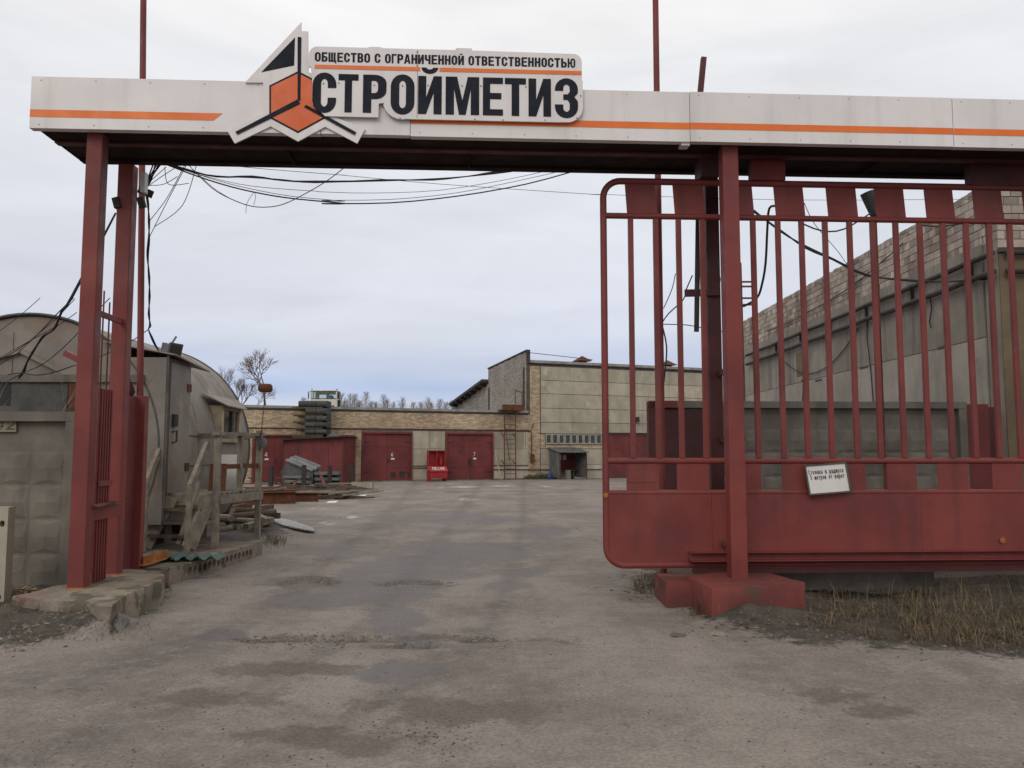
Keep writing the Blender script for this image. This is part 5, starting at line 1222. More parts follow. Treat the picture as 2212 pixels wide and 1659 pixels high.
    b_('latch', -.149, -.10, 1.2, 1.26, 1.32, 1.36, M['dark'], 0)
    b_('guide_post', GF.s(284, 1.8, 1000), GF.s(309, 1.8, 1000), 1.80, 1.92, .10, 2.30, M['red'], .006)
    for u, v in ((GF.s(218, .5, 800), .5), (GF.s(231, .64, 800), .64)): MB().cyl(gw(u, v, .3), gw(u, v, 3.35 - .1 * (v > .5)), .009, .009, 5).build('rod', M['rust'], e)
    MB().bar(gw(-.26, 1.4, 2.75), gw(-.24, 1.85, 2.32), .05, .09).build('strut', M['maroon'], e)
    for u, v, z in ((-.16, .93, 4.45), (.09, 1.0, 4.48)): MB().bar(gw(u, v, z), gw(u + .07, v, z + .02), .06, .12).build('clamp', M['dark'], e)
    # right: hangers and rods
    b_('hanger', 7.15, 7.55, .50, .60, 4.72, ZB + .044, M['red'], 0)
    b_('hanger', 9.75, 10.5, .50, .62, 4.70, ZB + .044, M['maroon'], 0)
    b_('roller_box', 6.55, 6.75, .42, .70, 4.72, ZB + .044, M['maroon'], 0)
    for u, v in ((6.99, .8), (7.03, .9), (7.0, .98)): MB().cyl(gw(u, v, .2), gw(u, v, 2.75), .008, .008, 5).build('rod', M['rust'], e)
    b_('tie', 6.86, 6.9, .17, 1.0, 2.5, 2.56, M['maroon'], 0); b_('tie', 6.86, 6.9, .17, 1.0, 1.72, 1.78, M['maroon'], 0)
    b_('joint_cover', ed[3] - .09, ed[3] + .0, -.10, .02, ZB - .035, ZB - .002, M['fascia'], 0)
    MB().bar(gw(6.50, 1.05, 3.5), gw(6.9, .98, 3.5), .06, .08).build('clamp', M['maroon'], e)
portal()

# ------------------------------------------------------------------ company sign on the fascia
def sign():
    k = .36764; VB = -.172
    def q(zx, zy, v=VB): return GF.p(474.4 + zx * k, 33.9 + zy * k, v)
    e = empty('company_sign', gw(3.4, -.2, ZB), 'cut-out company signboard with black lettering, orange bars and cube logo', 'sign')
    Mb = lambda a, d, b: gw(a, d, b)
    u0, zt = q(530, 182); u1, _ = q(2128, 250); zt = 5.829; zb = q(1500, 615)[1]
    us = q(480, 40)[0]
    # board outline following the lettering
    uL = q(524, 300)[0]; r = .085
    zS = q(2130, 382)[1]
    out = [(uL + .02, q(560, 300)[1])] + [(uL, q(522, 300)[1])] + arc(uL + r, zt - r, r, r, 180, 90, 6)
    h0, h1 = q(1387, 190)[0], q(1483, 190)[0]
    b0, b1 = q(860, 186)[0], q(965, 186)[0]
    out += [(b0, zt), (b0 + .05, zt + .012), (b1 - .05, zt + .012), (b1, zt), (h0, zt), (h0, zt + .022), (h1, zt + .022), (h1, zt)]
    out += arc(u1 - r, zt - r - .01, r, r, 90, 0, 6) + [(u1, zS), (u1 + .008, zS)]
    cx, cz = q(2040, 545); rr = q(2135, 545)[0] - cx
    out += arc(cx, zb + rr + .0, rr, rr, 0, -80, 7)
    ox, oz = q(1072, 505); ro = q(1185, 505)[0] - ox
    out += [(q(1985, 622)[0], zb), (q(1120, 608)[0], zb)] + arc(ox, zb + ro * .98, ro, ro, -75, -165, 6)
    out += [(q(966, 515)[0], q(966, 512)[1]), (q(935, 520)[0], q(935, 515)[1]), (q(932, 606)[0], zb + .012), (q(620, 606)[0], zb + .012), (q(545, 520)[0], q(545, 520)[1]), (q(545, 390)[0], q(545, 390)[1])]
    bd_ = MB().prism([out], Mb, VB, VB + .022).build('board', M['fascia'], e)
    # logo plate
    VL = VB + .024
    lo = [(480, 38), (480, 90), (520, 92), (522, 330), (600, 372), (600, 560), (640, 580), (855, 665), (808, 750), (620, 652), (460, 738), (300, 650), (88, 750), (45, 675), (258, 570), (256, 392), (150, 392)]
    lg = MB().prism([[q(a, b, VL) for a, b in lo]], Mb, VL, VL + .02).build('logo_plate', M['fascia'], e)
    def lay(nm, pts, mat, d):
        v = VL - d; MB().flat([[q(a, b, v) for a, b in pts]], lambda a, b: gw(a, v, b)).build(nm, M[mat], lg)
    lay('sail', [(443, 127), (438, 292), (244, 332)], 'ink', .003)
    hexo = [(462, 325), (628, 412), (628, 598), (460, 690), (292, 600), (292, 410)]
    hexi = [(462, 338), (618, 418), (618, 592), (460, 678), (302, 594), (302, 416)]
    lay('hexagon_edge', hexo, 'ink', .003); lay('hexagon', hexi, 'orange_deep', .005)
    lay('mast', [(458, 125), (480, 125), (475, 500), (458, 500)], 'ink', .007)
    lay('arm', [(456, 492), (473, 512), (470, 520), (103, 699), (92, 682)], 'ink', .009)
    lay('arm', [(508, 523), (803, 684), (793, 701), (495, 536)], 'ink', .011)
    # small line, bars, big word
    VT = VB - .004
    mb = MB(); txt = 'ОБЩЕСТВО С ОГРАНИЧЕННОЙ ОТВЕТСТВЕННОСТЬЮ'
    wd = {'Щ': 1.35, 'Ю': 1.35, ' ': .62, 'А': 1.1, 'Г': .82}
    tot = sum(wd.get(c, 1.0) + (.16 if c != ' ' else 0) for c in txt); a0, a1 = q(560, 240)[0], q(2095, 280)[0]; un = (a1 - a0) / tot
    z0, z1 = 5.666, 5.767; x = a0
    for c in txt:
        w_ = wd.get(c, 1.0) * un
        put_glyph(mb, c, x, x + w_, z0, z1, lambda a, b: gw(a, VT, b))
        if c == 'Й': mb.flat([[(x + .25 * w_, z1 + .022)] + arc(x + w_ / 2, z1 + .022, w_ * .25, .014, 180, 360, 5)], lambda a, b: gw(a, VT, b))
        x += w_ + (.16 * un if c != ' ' else 0)
    mb.build('small_lettering', M['ink'], bd_)
    z0, z1 = 5.588, 5.631; j0, j1 = q(1178, 320)[0], q(1292, 320)[0]
    for (a, b) in ((a0, j0), (j1, u1 - .003)): MB().add([gw(a, VT, z0), gw(b, VT, z0), gw(b, VT, z1), gw(a, VT, z1)], [(0, 1, 2, 3)]).build('bar', M['orange'], bd_)
    mb = MB(); B0, B1 = 5.124, 5.536
    for c, xa, xb in (('С', 545, 685), ('Т', 697, 815), ('Р', 842, 980), ('О', 1005, 1145), ('Й', 1166, 1305), ('М', 1328, 1525), ('Е', 1547, 1665), ('Т', 1676, 1800), ('И', 1815, 1947), ('З', 1970, 2106)):
        over = .012 if c in 'СОЗ' else 0
        put_glyph(mb, c, q(xa, 460, VT)[0], q(xb, 460, VT)[0], B0 - over, B1 + over, lambda a, b: gw(a, VT, b))
    bx = q(1235, 330, VT)[0]; rr = .088
    mb.flat([arc(bx, 5.628, rr, .068, 180, 360, 10) + arc(bx, 5.628, .035, .02, 360, 180, 6)], lambda a, b: gw(a, VT, b))
    mb.build('large_lettering', M['ink'], bd_)
    # panel joint and rivets
    ju = q(1161, 400)[0]; MB().box(0, 0, 0, 1, 1, 1, lambda a, b, c: gw(ju + .004 * a, VB - .0015 + .001 * b, zb + .01 + (zt - zb - .02) * c)).build('joint', M['zinc_dark'], bd_)
    for zx, zy in ((610, 398), (700, 395), (908, 408), (1075, 410), (1225, 408), (1425, 412), (1535, 412), (1800, 418), (2122, 470), (600, 560), (1060, 600), (1500, 608), (1665, 612), (1912, 612), (2100, 600), (1161, 212), (1161, 292)):
        a, b = q(zx, zy, VT - .003); MB().cyl(gw(a, VT - .001, b), gw(a, VT - .006, b), .007, .006, 6).build('rivet', M['zinc_dark'], bd_)
sign()

# ------------------------------------------------------------------ sliding gate
GV = .55
def gate():
    e = empty('sliding_gate', gw(8, GV, .32), 'open maroon sliding gate of vertical bars with solid lower sheet', 'gate')
    ua, ub = 5.445, 12.4; z0, z1 = .335, 4.69; r = .038
    zs = 1.165; zr2 = 1.505; zr1 = 4.285; rc = .2
    fr = [gw(ub, GV, z0 + .03)] + [gw(a, GV, b) for a, b in arc(ua + rc, z0 + .03 + rc, rc, rc, 270, 180, 8)] + [gw(a, GV, b) for a, b in arc(ua + rc, z1 - rc, rc, rc, 180, 90, 8)] + [gw(ub, GV, z1)]
    MB().tube(fr, r, 12).build('frame', M['red'], e, True)
    MB().tube([gw(ua + .02, GV, zr1), gw(ub, GV, zr1)], .034, 12).build('upper_rail', M['red'], e, True)
    MB().tube([gw(ua + .02, GV, zr2), gw(ub, GV, zr2)], .036, 12).build('lower_rail', M['red'], e, True)
    MB().tube([gw(ua + .02, GV, zs - .01), gw(ub, GV, zs - .01)], .032, 12).build('sheet_rail', M['red'], e, True)
    bars = [5.748, 6.036, 6.313, 6.586, 6.88, 7.167, 7.459, 7.741, 8.013, 8.302, 8.576, 8.856, 9.137, 9.413, 9.685, 9.957, 10.208] + [10.49 + .278 * k for k in range(7)]
    rnd = random.Random(2)
    for u in bars:
        du = rnd.uniform(-.008, .008)
        mb = MB().hexa([gw(u + du + a, GV + b, z) for z in (zr2 + .03, zr1 - .03) for a, b in ((-.03, -.024), (.03, -.024), (.03, .024), (-.03, .024))]); mb.build('bar', M['red'], e, False, .008)
    pl = [(5.706, 6.053), (6.257, 6.606), (6.805, 7.179), (7.434, 7.777), (8.05, 8.401), (8.621, 8.969), (9.218, 9.557), (9.797, 10.144)] + [(10.4 + .6 * k, 10.75 + .6 * k) for k in range(3)]
    for a, b in pl:
        s_ = .012
        MB().hexa([gw(a + s_, GV - .006, zr1 + .02), gw(b + s_, GV - .006, zr1 + .02), gw(b + s_, GV + .006, zr1 + .02), gw(a + s_, GV + .006, zr1 + .02), gw(a - s_, GV - .006, z1 - .02), gw(b - s_, GV - .006, z1 - .02), gw(b - s_, GV + .006, z1 - .02), gw(a - s_, GV + .006, z1 - .02)]).build('upper_plate', M['red'], e)
    pl = [(5.673, 6.031), (6.239, 6.599), (6.83, 7.187), (7.424, 7.78), (8.03, 8.385), (8.631, 8.974), (9.221, 9.572), (9.854, 10.207)] + [(10.45 + .6 * k, 10.8 + .6 * k) for k in range(3)]
    for i, (a, b) in enumerate(pl):
        p = MB().hexa([gw(a + dx, GV - .018 + dy * .01, z) for z in (zs + .0, zr2 - .0) for dx, dy in ((0, 0), (b - a, 0), (b - a, 1), (0, 1))]).build('lower_plate', M['red'], e)
        if i == 0: MB().hexa([gw(a + .01 + dx * (b - a - .03), GV - .025 + dy * .006, z) for z in (1.27, zr2 - .03) for dx, dy in ((0, 0), (1, 0), (1, 1), (0, 1))]).build('patch', M['red'], p)
    # lower sheet in three lengths, rounded lead corner
    ed = [ua + .01, 6.62, 9.0, ub]
    for i, (a, b) in enumerate(zip(ed, ed[1:])):
        zl = z0 - .005; rr = .2
        lpz = ([(a + .0, zs - .0), (a, zl + rr)] + arc(a + rr, zl + rr, rr, rr, 180, 270, 8) if i == 0 else [(a + .002, zs), (a + .002, zl)]) + [(b - .002, zl), (b - .002, zs)]
        MB().prism([lpz], lambda u, d, z: gw(u, d, z), GV - .026, GV - .020).build('sheet', M['red'], e)
    # running channel
    zc = GF.p(1800, 1199, GV - .05)[1]; uc = GF.s(1490, GV - .1, 1200)
    mb = MB()
    for (d0, d1, h0, h1) in ((-.075, -.027, -.05, .05), (-.16, -.075, .042, .05), (-.16, -.075, -.05, -.042)):
        mb.hexa([gw(u, GV + d, zc + h) for h in (h0, h1) for u, d in ((uc, d0), (ub, d0), (ub, d1), (uc, d1))])
    mb.build('running_channel', M['red'], e)
    MB().hexa([gw(u, GV + d, z) for z in (z0 - .06, z0 - .004) for u, d in ((6.4, -.04), (ub, -.04), (ub, .03), (6.4, .03))]).build('bottom_beam', M['maroon'], e)
    a, b = GF.p(1568, 1174, GV - .06); MB().cyl(gw(a, GV - .05, b), gw(a, GV - .12, b), .05, .05, 14).build('stop_roller', M['rust'], e, True)
    for x, y, s_ in ((2168, 1168, .035), (1309, 1070, .03)):
        a, b = GF.p(x, y, GV - .06); MB().cyl(gw(a, GV - .048, b), gw(a, GV - .051, b), s_, s_ * .8, 7).build('rust_blister', M['orange_rust'], e)
gate()
def notice():
    lp = [(1738, 1003), (1827, 998), (1840, 1061), (1748, 1070)]; v = GV - .10
    P4 = [GF.p(x, y, v) for x, y in lp]      # tl tr br bl
    e = empty('parking_notice', gw((P4[0][0] + P4[1][0]) / 2, v, P4[3][1]), 'white framed parking notice hanging askew on the sliding gate', 'notice')
    tl, tr, br, bl = [Vector(p) for p in P4]
    X = ((tr - tl) + (br - bl)) / 2; Y_ = ((tl - bl) + (tr - br)) / 2
    def mp(a, b, d=0): p = bl + X * a + Y_ * b; return gw(p.x, v - d, p.y)
    mb = MB()
    for (a0, a1, b0, b1) in ((0, 1, 0, .05), (0, 1, .95, 1), (0, .035, .05, .95), (.965, 1, .05, .95)):
        mb.hexa([mp(a0, b0, .012), mp(a1, b0, .012), mp(a1, b0, -.012), mp(a0, b0, -.012), mp(a0, b1, .012), mp(a1, b1, .012), mp(a1, b1, -.012), mp(a0, b1, -.012)])
    mb.build('frame', M['zinc_dark'], e)
    MB().hexa([mp(.035, .05, .004), mp(.965, .05, .004), mp(.965, .05, -.008), mp(.035, .05, -.008), mp(.035, .95, .004), mp(.965, .95, .004), mp(.965, .95, -.008), mp(.035, .95, -.008)]).build('paper', M['white'], e)
    mb = MB(); W, Hh = X.length, Y_.length
    f = lambda a, b, d: mp(a / W, b / Hh, .0055 + d)
    t1, t2 = 'Стоянка в радиусе', '5 метров от ворот'
    for t_, zz, x0 in ((t1, .68, .07), (t2, .50, .10)):
        adv = (W * (.93 - x0 - .02)) / len(t_); strokes(mb, t_, W * x0, Hh * zz, .05, adv, .0052, f)
    mb.build('lettering', M['ink'], e)
    MB().tube([mp(.3, 1.0), mp(.28, 1.1, -.02)], .003, 4).build('wire', M['dark'], e)
notice()

# ------------------------------------------------------------------ flagpoles, stub pipe, hanging pipe
def poles():
    o = MB().cyl(gw(GF.s(301, 1.86, 900), 1.86, 2.28), gw(GF.s(304, 1.86, 100), 1.86, GF.p(304, -60, 1.86)[1]), .040, .038, 12).build('flagpole', M['red'], None, True); tag(o, 'tall maroon flagpole rising behind the gate posts beside the hut', 'flagpole')
    a = GF.s(1428, 1.6, 900); b = GF.s(1418, 1.6, 100)
    o = MB().cyl(gw(a, 1.6, 0.02), gw(b, 1.6, 9.8), .045, .036, 12).build('flagpole', M['red'], None, True); tag(o, 'tall maroon flagpole behind the lead end of the sliding gate', 'flagpole')
    p = GF.p(1506, 190, .5); q = GF.p(1520, 125, .5)
    o = MB().bar(gw(p[0], .5, ZT - .04), gw(q[0], .5, q[1]), .06, .06, (0, 1, 0)).build('stub_pipe', M['maroon']); tag(o, 'short tilted square pipe sticking up from the gate beam', 'pipe')
    t_, b_ = GF.p(1511, 470, 1.0), GF.p(1501, 718, 1.0)
    o = MB().cyl(gw(t_[0], .99, ZB + .04), gw(b_[0], .93, b_[1]), .033, .03, 10).build('hanging_pipe', M['dark'], None, True); tag(o, 'dark pipe hanging from the beam beside the rear post by the sliding gate', 'pipe')
    # siren
    c0, c1 = V(1872, 416, 12.2), V(1890, 458, 12.2)
    e = empty('siren', c1, 'black horn siren pointing up on a thin pole seen through the gate', 'siren')
    MB().cyl(c1 + (c1 - c0) * .15, c0, .085, .10, 16).build('horn', M['black'], e, True)
    MB().cyl(Vector((c1.x, c1.y, 0)), c1, .025, .025, 8).build('pole', M['rust'], e)
poles()
def utility_pole():
    # wooden mast behind the right gate post: short crossarm rungs show past it
    c = V(1596, 640, 20.0); e = empty('cable_mast', (c.x, 20, 0), 'slim cable mast with short steel arms behind the gate post at the sliding gate', 'mast')
    MB().cyl((c.x, 20, 0), (c.x, 20, 6.3), .11, .085, 12).build('pole', M['wood_brown'], e)
    for y in (611, 621, 646, 660): z = V(1600, y, 20).z; MB().bar((c.x, 19.88, z), (V(1628, y, 20).x, 19.88, z), .04, .04).build('arm', M['rust'], e)
utility_pole()

# ------------------------------------------------------------------ cables
NC = [0]
def cable(pts, r, label, mat='black', group=None):
    o = MB().tube(pts, r, 5).build('cable', M[mat]); tag(o, label, 'cable', group); return o
def pxs(lst, Y0, Y1, sub=3):
    """smooth path through photo points, distance running from Y0 to Y1"""
    n = len(lst); P = [V(x, y, Y0 + (Y1 - Y0) * i / (n - 1)) for i, (x, y) in enumerate(lst)]; out = []
    for i in range(n - 1):
        p0, p1, p2, p3 = P[max(i - 1, 0)], P[i], P[i + 1], P[min(i + 2, n - 1)]
        for k in range(sub):
            t = k / sub
            out.append(.5 * ((2 * p1) + (-p0 + p2) * t + (2 * p0 - 5 * p1 + 4 * p2 - p3) * t * t + (-p0 + 3 * p1 - 3 * p2 + p3) * t ** 3))
    out.append(P[-1]); return out
def cables():
    GRP = 'cables strung under the gate beam'
    k = .27353                                     # zoom of the left span: 400..1100 px crop
    Z = lambda zx, zy: ((400 + zx / 2.4757) * .6777, (480 + zy / 2.4757) * .6777)
    Z2 = lambda zx, zy: (474.4 + zx * .36764, 33.9 + zy * .36764)
    for d in range(4):
        j = [(0, 0), (3, 4), (-4, 8), (2, -4)][d]
        cable(pxs([Z(300 + 10 * d, 100), Z(500, 155 + j[1]), Z(720, 205 + j[0]), Z(1000, 205 + j[1]), Z(1250, 235 + j[0]), Z(1500, 245 + j[1]), Z2(950, 968 + j[0]), Z2(1250, 962 - j[0]), Z2(1450, 945), Z2(1620, 920 + j[1]), Z2(1750 + 20 * d, 905)], 9.6, 10.6), .008, 'one of the twisted black cables in the upper bundle under the beam', 'black', GRP)
    cable(pxs([Z(310, 105), Z(560, 200), Z(830, 285), Z(1100, 345), Z(1350, 382), Z(1733, 418), Z2(600, 1104), Z2(1000, 1100), Z2(1400, 1060), Z2(1800, 990), Z2(2130, 900)], 9.6, 11), .009, 'thick black cable sagging lowest under the beam')
    cable(pxs([Z(310, 100), Z(560, 185), Z(830, 265), Z(1100, 325), Z(1350, 365), Z(1733, 400), Z2(600, 1085), Z2(1000, 1080), Z2(1400, 1040), Z2(1800, 960), Z2(2060, 900)], 9.5, 11), .004, 'thin wire following just above the lowest sagging cable')
    cable(pxs([Z(540, 180), Z(900, 265), Z(1200, 300), Z(1500, 320), Z2(600, 1035), Z2(900, 1042), Z2(1300, 1025), Z2(1700, 960), Z2(1950, 905)], 9.6, 10.8), .0035, 'thin wire in the middle of the cables under the beam')
    cable(pxs([Z(700, 105), Z(1100, 145), Z(1733, 195), Z2(700, 935), Z2(1300, 990), Z2(2200, 1050), (1300, 420), (1700, 432), (2140, 430)], 10, 14), .004, 'thin straight wire running from the beam to the warehouse roof')
    cable(pxs([Z(490, 105), Z(600, 220), Z(730, 330), Z(940, 425), Z(1090, 447), Z(1240, 425), Z(1400, 350), Z(1580, 245), Z(1733, 130)], 9.6, 9.7), .0055, 'black wire looping down and back up under the beam near the hut')
    cable(pxs([Z(560, 170), Z(700, 300), Z(860, 395), Z(950, 425)], 9.6, 9.7), .0035, 'thin loose wire hanging off the looping wire')
    cable(pxs([Z(1015, 325), Z(975, 385), Z(955, 430), Z(950, 495)], 9.65, 9.65), .003, 'short loose wire end dangling below the sagging cable')
    cable(pxs([Z(1018, 328), Z(1027, 370), Z(1010, 430)], 9.66, 9.66), .003, 'short curled wire end beside the dangling one')
    # bundle down the flagpole by the hut to the floodlight
    for d in range(5):
        j = [0, 3, -3, 5, -5][d]
        cable(pxs([Z(280 - 15 * d, 105), Z(190 + j * 3, 230), Z(163 + j, 300), Z(178 + j, 420), Z(186 - j, 560), Z(185 + j, 700), Z(175 + j, 830), Z(187 - j, 1000), Z(190 + j, 1150), Z(185 - j, 1290), Z(195 + j, 1380), Z(182, 1410), Z(205 + j, 1470), Z(235 + j, 1535), Z(270, 1590)], 9.9, 12.4), .009, 'one of the black cables bundled down beside the flagpole by the hut', 'black', 'cables bundled beside the flagpole by the hut')
    for i, (a, b, c) in enumerate((((470, 110), (330, 370), (190, 555)), ((480, 115), (330, 400), (190, 680)), ((560, 115), (450, 430), (230, 600)), ((400, 130), (270, 215), (180, 280)), ((320, 130), (230, 210), (175, 260)), ((410, 205), (300, 265), (185, 275)), ((310, 130), (340, 265), (500, 258)))):
        q = [Z(*a), Z(*b), Z(*c)]
        cable(pxs(q, 9.7, 9.9, 8), .0045, 'one of the thin wires fanning from the beam to the flagpole by the hut', 'black', 'wires fanning from the beam to the flagpole by the hut')
    # lines slanting down to the left, across the hut gable
    kk = lambda zx, zy: ((zx / 3.686) * .6777, (950 + zy / 3.686) * .6777)
    for i, (pl, r) in enumerate(((((1290, 0), (1155, 140), (870, 460), (530, 760), (230, 900), (-200, 1150)), .006), (((860, 0), (640, 215), (440, 430), (200, 610), (0, 715), (-200, 800)), .007), (((880, 10), (660, 240), (430, 440), (200, 650), (0, 780), (-200, 900)), .005),
                                  (((470, 0), (290, 160), (60, 340), (-150, 480)), .0045), (((900, 170), (700, 310), (500, 420), (300, 530), (0, 700)), .005), (((860, 795), (640, 870), (430, 905), (250, 880), (100, 900)), .008))):
        cable(pxs([kk(*p) for p in pl], 10.3, 11.4), r, 'one of the black lines slanting down across the hut gable', 'black', 'lines slanting across the hut gable')
    for d in range(3):
        cable(pxs([(250, 460), kk(830 + 8 * d, 0), kk(740 - 6 * d, 140), kk(650 + 6 * d, 330), kk(590, 400), kk(500 + 8 * d, 450), kk(400 - 5 * d, 620), kk(320, 750), kk(270 + 9 * d, 860), kk(220, 940)], 9.9, 11.6), .012, 'one of the heavy black cables drooping across the hut gable', 'black', 'heavy cables drooping across the hut gable')
    cable(pxs([Z(185, 1410), Z(140, 1440), Z(20, 1520), kk(1150, 700), kk(860, 800)], 10.6, 11.2), .006, 'black line passing low behind the gate posts by the hut')
    # right side, seen through the gate
    q = lambda zx, zy: (1219.9 + zx * .44851, 67.8 + zy * .44851)
    q7 = lambda zx, zy: ((2300 + zx / 1.7459) * .6777, (550 + zy / 1.7459) * .6777)
    cable(pxs([q7(300, 185), q7(265, 200), q7(255, 300), q7(245, 500), q7(225, 620), q7(195, 700), q7(120, 745)], 10.2, 11), .016, 'thick black cable looping down behind the upper plates of the gate')
    for d in range(3):
        cable(pxs([q7(180, 210 + 5 * d), q7(330, 330 - 4 * d), q7(470, 410 + 6 * d), q7(620, 480 + 3 * d), q7(800, 565 + 4 * d), q7(1000, 600 - 3 * d), q7(1250, 608), q7(1480, 585 + 4 * d)], 12, 14.2), .013, 'one of the black cables running to the warehouse corner', 'black', 'cables running to the warehouse corner')
    cable(pxs([q7(460, 170), q7(520, 290), q7(640, 430), q7(690, 500)], 12, 16), .006, 'thin wire slanting down to the warehouse wall top')
    cable(pxs([q7(440, 280), q7(560, 325), q7(680, 315), q7(830, 225)], 11.4, 12.1), .012, 'black cable sagging to the siren')
    cable(pxs([q7(1100, 290), q7(1210, 300), q7(1330, 285)], 13.2, 13.6), .014, 'short black cable looping under the beam by the warehouse')
    q8 = lambda zx, zy: ((2050 + zx / 1.844) * .6777, (400 + zy / 1.844) * .6777)
    cable(pxs([q8(190, 870), q8(170, 960), q8(120, 1075)], 10.2, 10.2), .006, 'thin wire curving down to the flagpole by the sliding gate')
    cable(pxs([q8(290, 880), q8(255, 960), q8(235, 1025), q8(150, 1105), q8(108, 1165)], 10, 10.2), .008, 'wavy black wire from the rear post to the flagpole by the sliding gate')
    cable(pxs([q8(108, 1168), q8(250, 1172), q8(340, 1188), q8(480, 1212)], 10.2, 9.9), .006, 'level wire tied from the flagpole by the sliding gate to the posts')
    cable(pxs([q8(112, 1175), q8(138, 1300), q8(128, 1450), q8(110, 1590)], 10.2, 10.2), .01, 'black cable hanging down the flagpole by the sliding gate')
    cable(pxs([q8(435, 865), q8(450, 900), q8(440, 960)], 9.9, 9.8), .014, 'black cable loop clipped to the rear post by the sliding gate')
    cable(pxs([(1127, 760), (1200, 768), (1280, 777)], 49, 50.5), .02, 'thin aerial wire from the raised workshop wall to a roof vent')
cables()
# cameras / boxes on the left rear post
o = MB().hexa([gw(.10 + a, 1.0 + b, z) for z in (4.62, 4.86) for a, b in ((0, 0), (.05, 0), (.05, .1), (0, .1))]).build('junction_box', M['white']); tag(o, 'pale narrow junction box under the beam on the rear post by the hut', 'junction box')
c = V(299, 408, 9.5); o = MB().bar(c, c + Vector((.14, .08, -.05)), .08, .07).build('camera_housing', M['dark']); tag(o, 'small dark camera housing fixed beside the flagpole by the hut', 'camera')

# old concrete post at the left edge of the road
def edge_post():
    b = G(-16, 1312); fr = Frame(b.x, b.y, R(8)); P = lambda s, o, z: fr.w(s, -o, z)
    mb = MB(); w, d, zt = .105, .16, V(14, 1096, b.y).z
    holes = [[(.05 + .026 * math.cos(2 * math.pi * k / 10), z + .035 * math.sin(2 * math.pi * k / 10)) for k in range(10)] for z in (.10, zt - .17)]
    x0 = -.22
    mb.flat([[(x0, -.1), (w, -.1), (w, zt), (x0, zt)]] + holes, lambda a, c_: P(a, 0, c_))
    for h in holes: mb.add([P(a, 0, c_) for a, c_ in h] + [P(a, -.1, c_) for a, c_ in h], [(i, (i + 1) % 10, 10 + (i + 1) % 10, 10 + i) for i in range(10)] + [tuple(range(10, 20))])
    mb.add([P(w, 0, -.1), P(w, -d, -.1), P(w, -d, zt), P(w, 0, zt), P(x0, 0, zt), P(x0, -d, zt), P(x0, 0, -.1), P(x0, -d, -.1)], [(0, 1, 2, 3), (4, 3, 2, 5), (6, 4, 5, 7), (1, 7, 5, 2)])
    tag(mb.build('concrete_post', M['conc_pale']), 'short pale concrete post with round holes at the roadside', 'post')
edge_post()

# ------------------------------------------------------------------ bare trees on the rise behind
def bare_tree(base, h, spread, seed, label, levels=5, r0=.1, lean=0.0, cat='tree', group=None, upright=.35, fork=3):
    rnd = random.Random(seed); tr = MB(); cr = MB()
    e = empty('bare_tree', base, label, cat, group)
    def grow(p, d, L, r, lv, mb):
        n = 4 if lv < 3 else 3
        pts = [p]; q = p
        for k in range(3):
            d = (d + Vector((rnd.uniform(-.18, .18), rnd.uniform(-.18, .18), rnd.uniform(-.03, .12)))).normalized(); q = q + d * L / 3; pts.append(q)
        mb.tube(pts, r, n + (2 if lv == 0 else 0), r * .62)
        if lv >= levels: return
        kids = fork + (1 if lv >= 2 else 0) - (1 if lv == 0 else 0)
        for k in range(kids):
            a = rnd.uniform(0, 2 * math.pi); sp = spread * rnd.uniform(.6, 1.3)
            o = d.orthogonal().normalized(); o2 = d.cross(o)
            nd = (d + (o * math.cos(a) + o2 * math.sin(a)) * sp + Vector((0, 0, upright * .3))).normalized()
            st = pts[rnd.choice((2, 3, 3))] if lv else pts[rnd.choice((2, 3))]
            grow(st, nd, L * rnd.uniform(.6, .82), max(r * .6, .006), lv + 1, cr)
    grow(Vector(base), Vector((lean, 0, 1)).normalized(), h * .32, r0, 0, tr)
    tr.build('trunk', M['bark'], e); cr.build('crown', M['twig'], e)
def birch(base, h, seed, label, cat, group):
    rnd = random.Random(seed); e = empty('birch_tree', base, label, cat, group); b = Vector(base); cr = MB()
    MB().tube([b, b + Vector((rnd.uniform(-.1, .1), 0, h * .5)), b + Vector((rnd.uniform(-.15, .15), 0, h))], .06, 5, .008).build('trunk', M['bark'], e)
    for k in range(170):
        t = .08 + .86 * rnd.random() ** .8; a = rnd.uniform(0, 6.283); L = (1 - t) ** .7 * h * rnd.uniform(.24, .46) + .15
        p = b + Vector((0, 0, h * t)); d = Vector((math.cos(a) * .7, math.sin(a) * .7, 1)).normalized(); q = p + d * L
        cr.tube([p, p + d * L * .5 + Vector((0, 0, -.02)), q], .008, 3, .004)
        for _ in range(3):
            s_ = p.lerp(q, rnd.uniform(.3, .9)); dd = (d + Vector((rnd.uniform(-.6, .6), rnd.uniform(-.6, .6), rnd.uniform(-.3, .2)))).normalized(); cr.tube([s_, s_ + dd * L * .45], .0045, 3, .003)
    cr.build('crown', M['twig'], e)
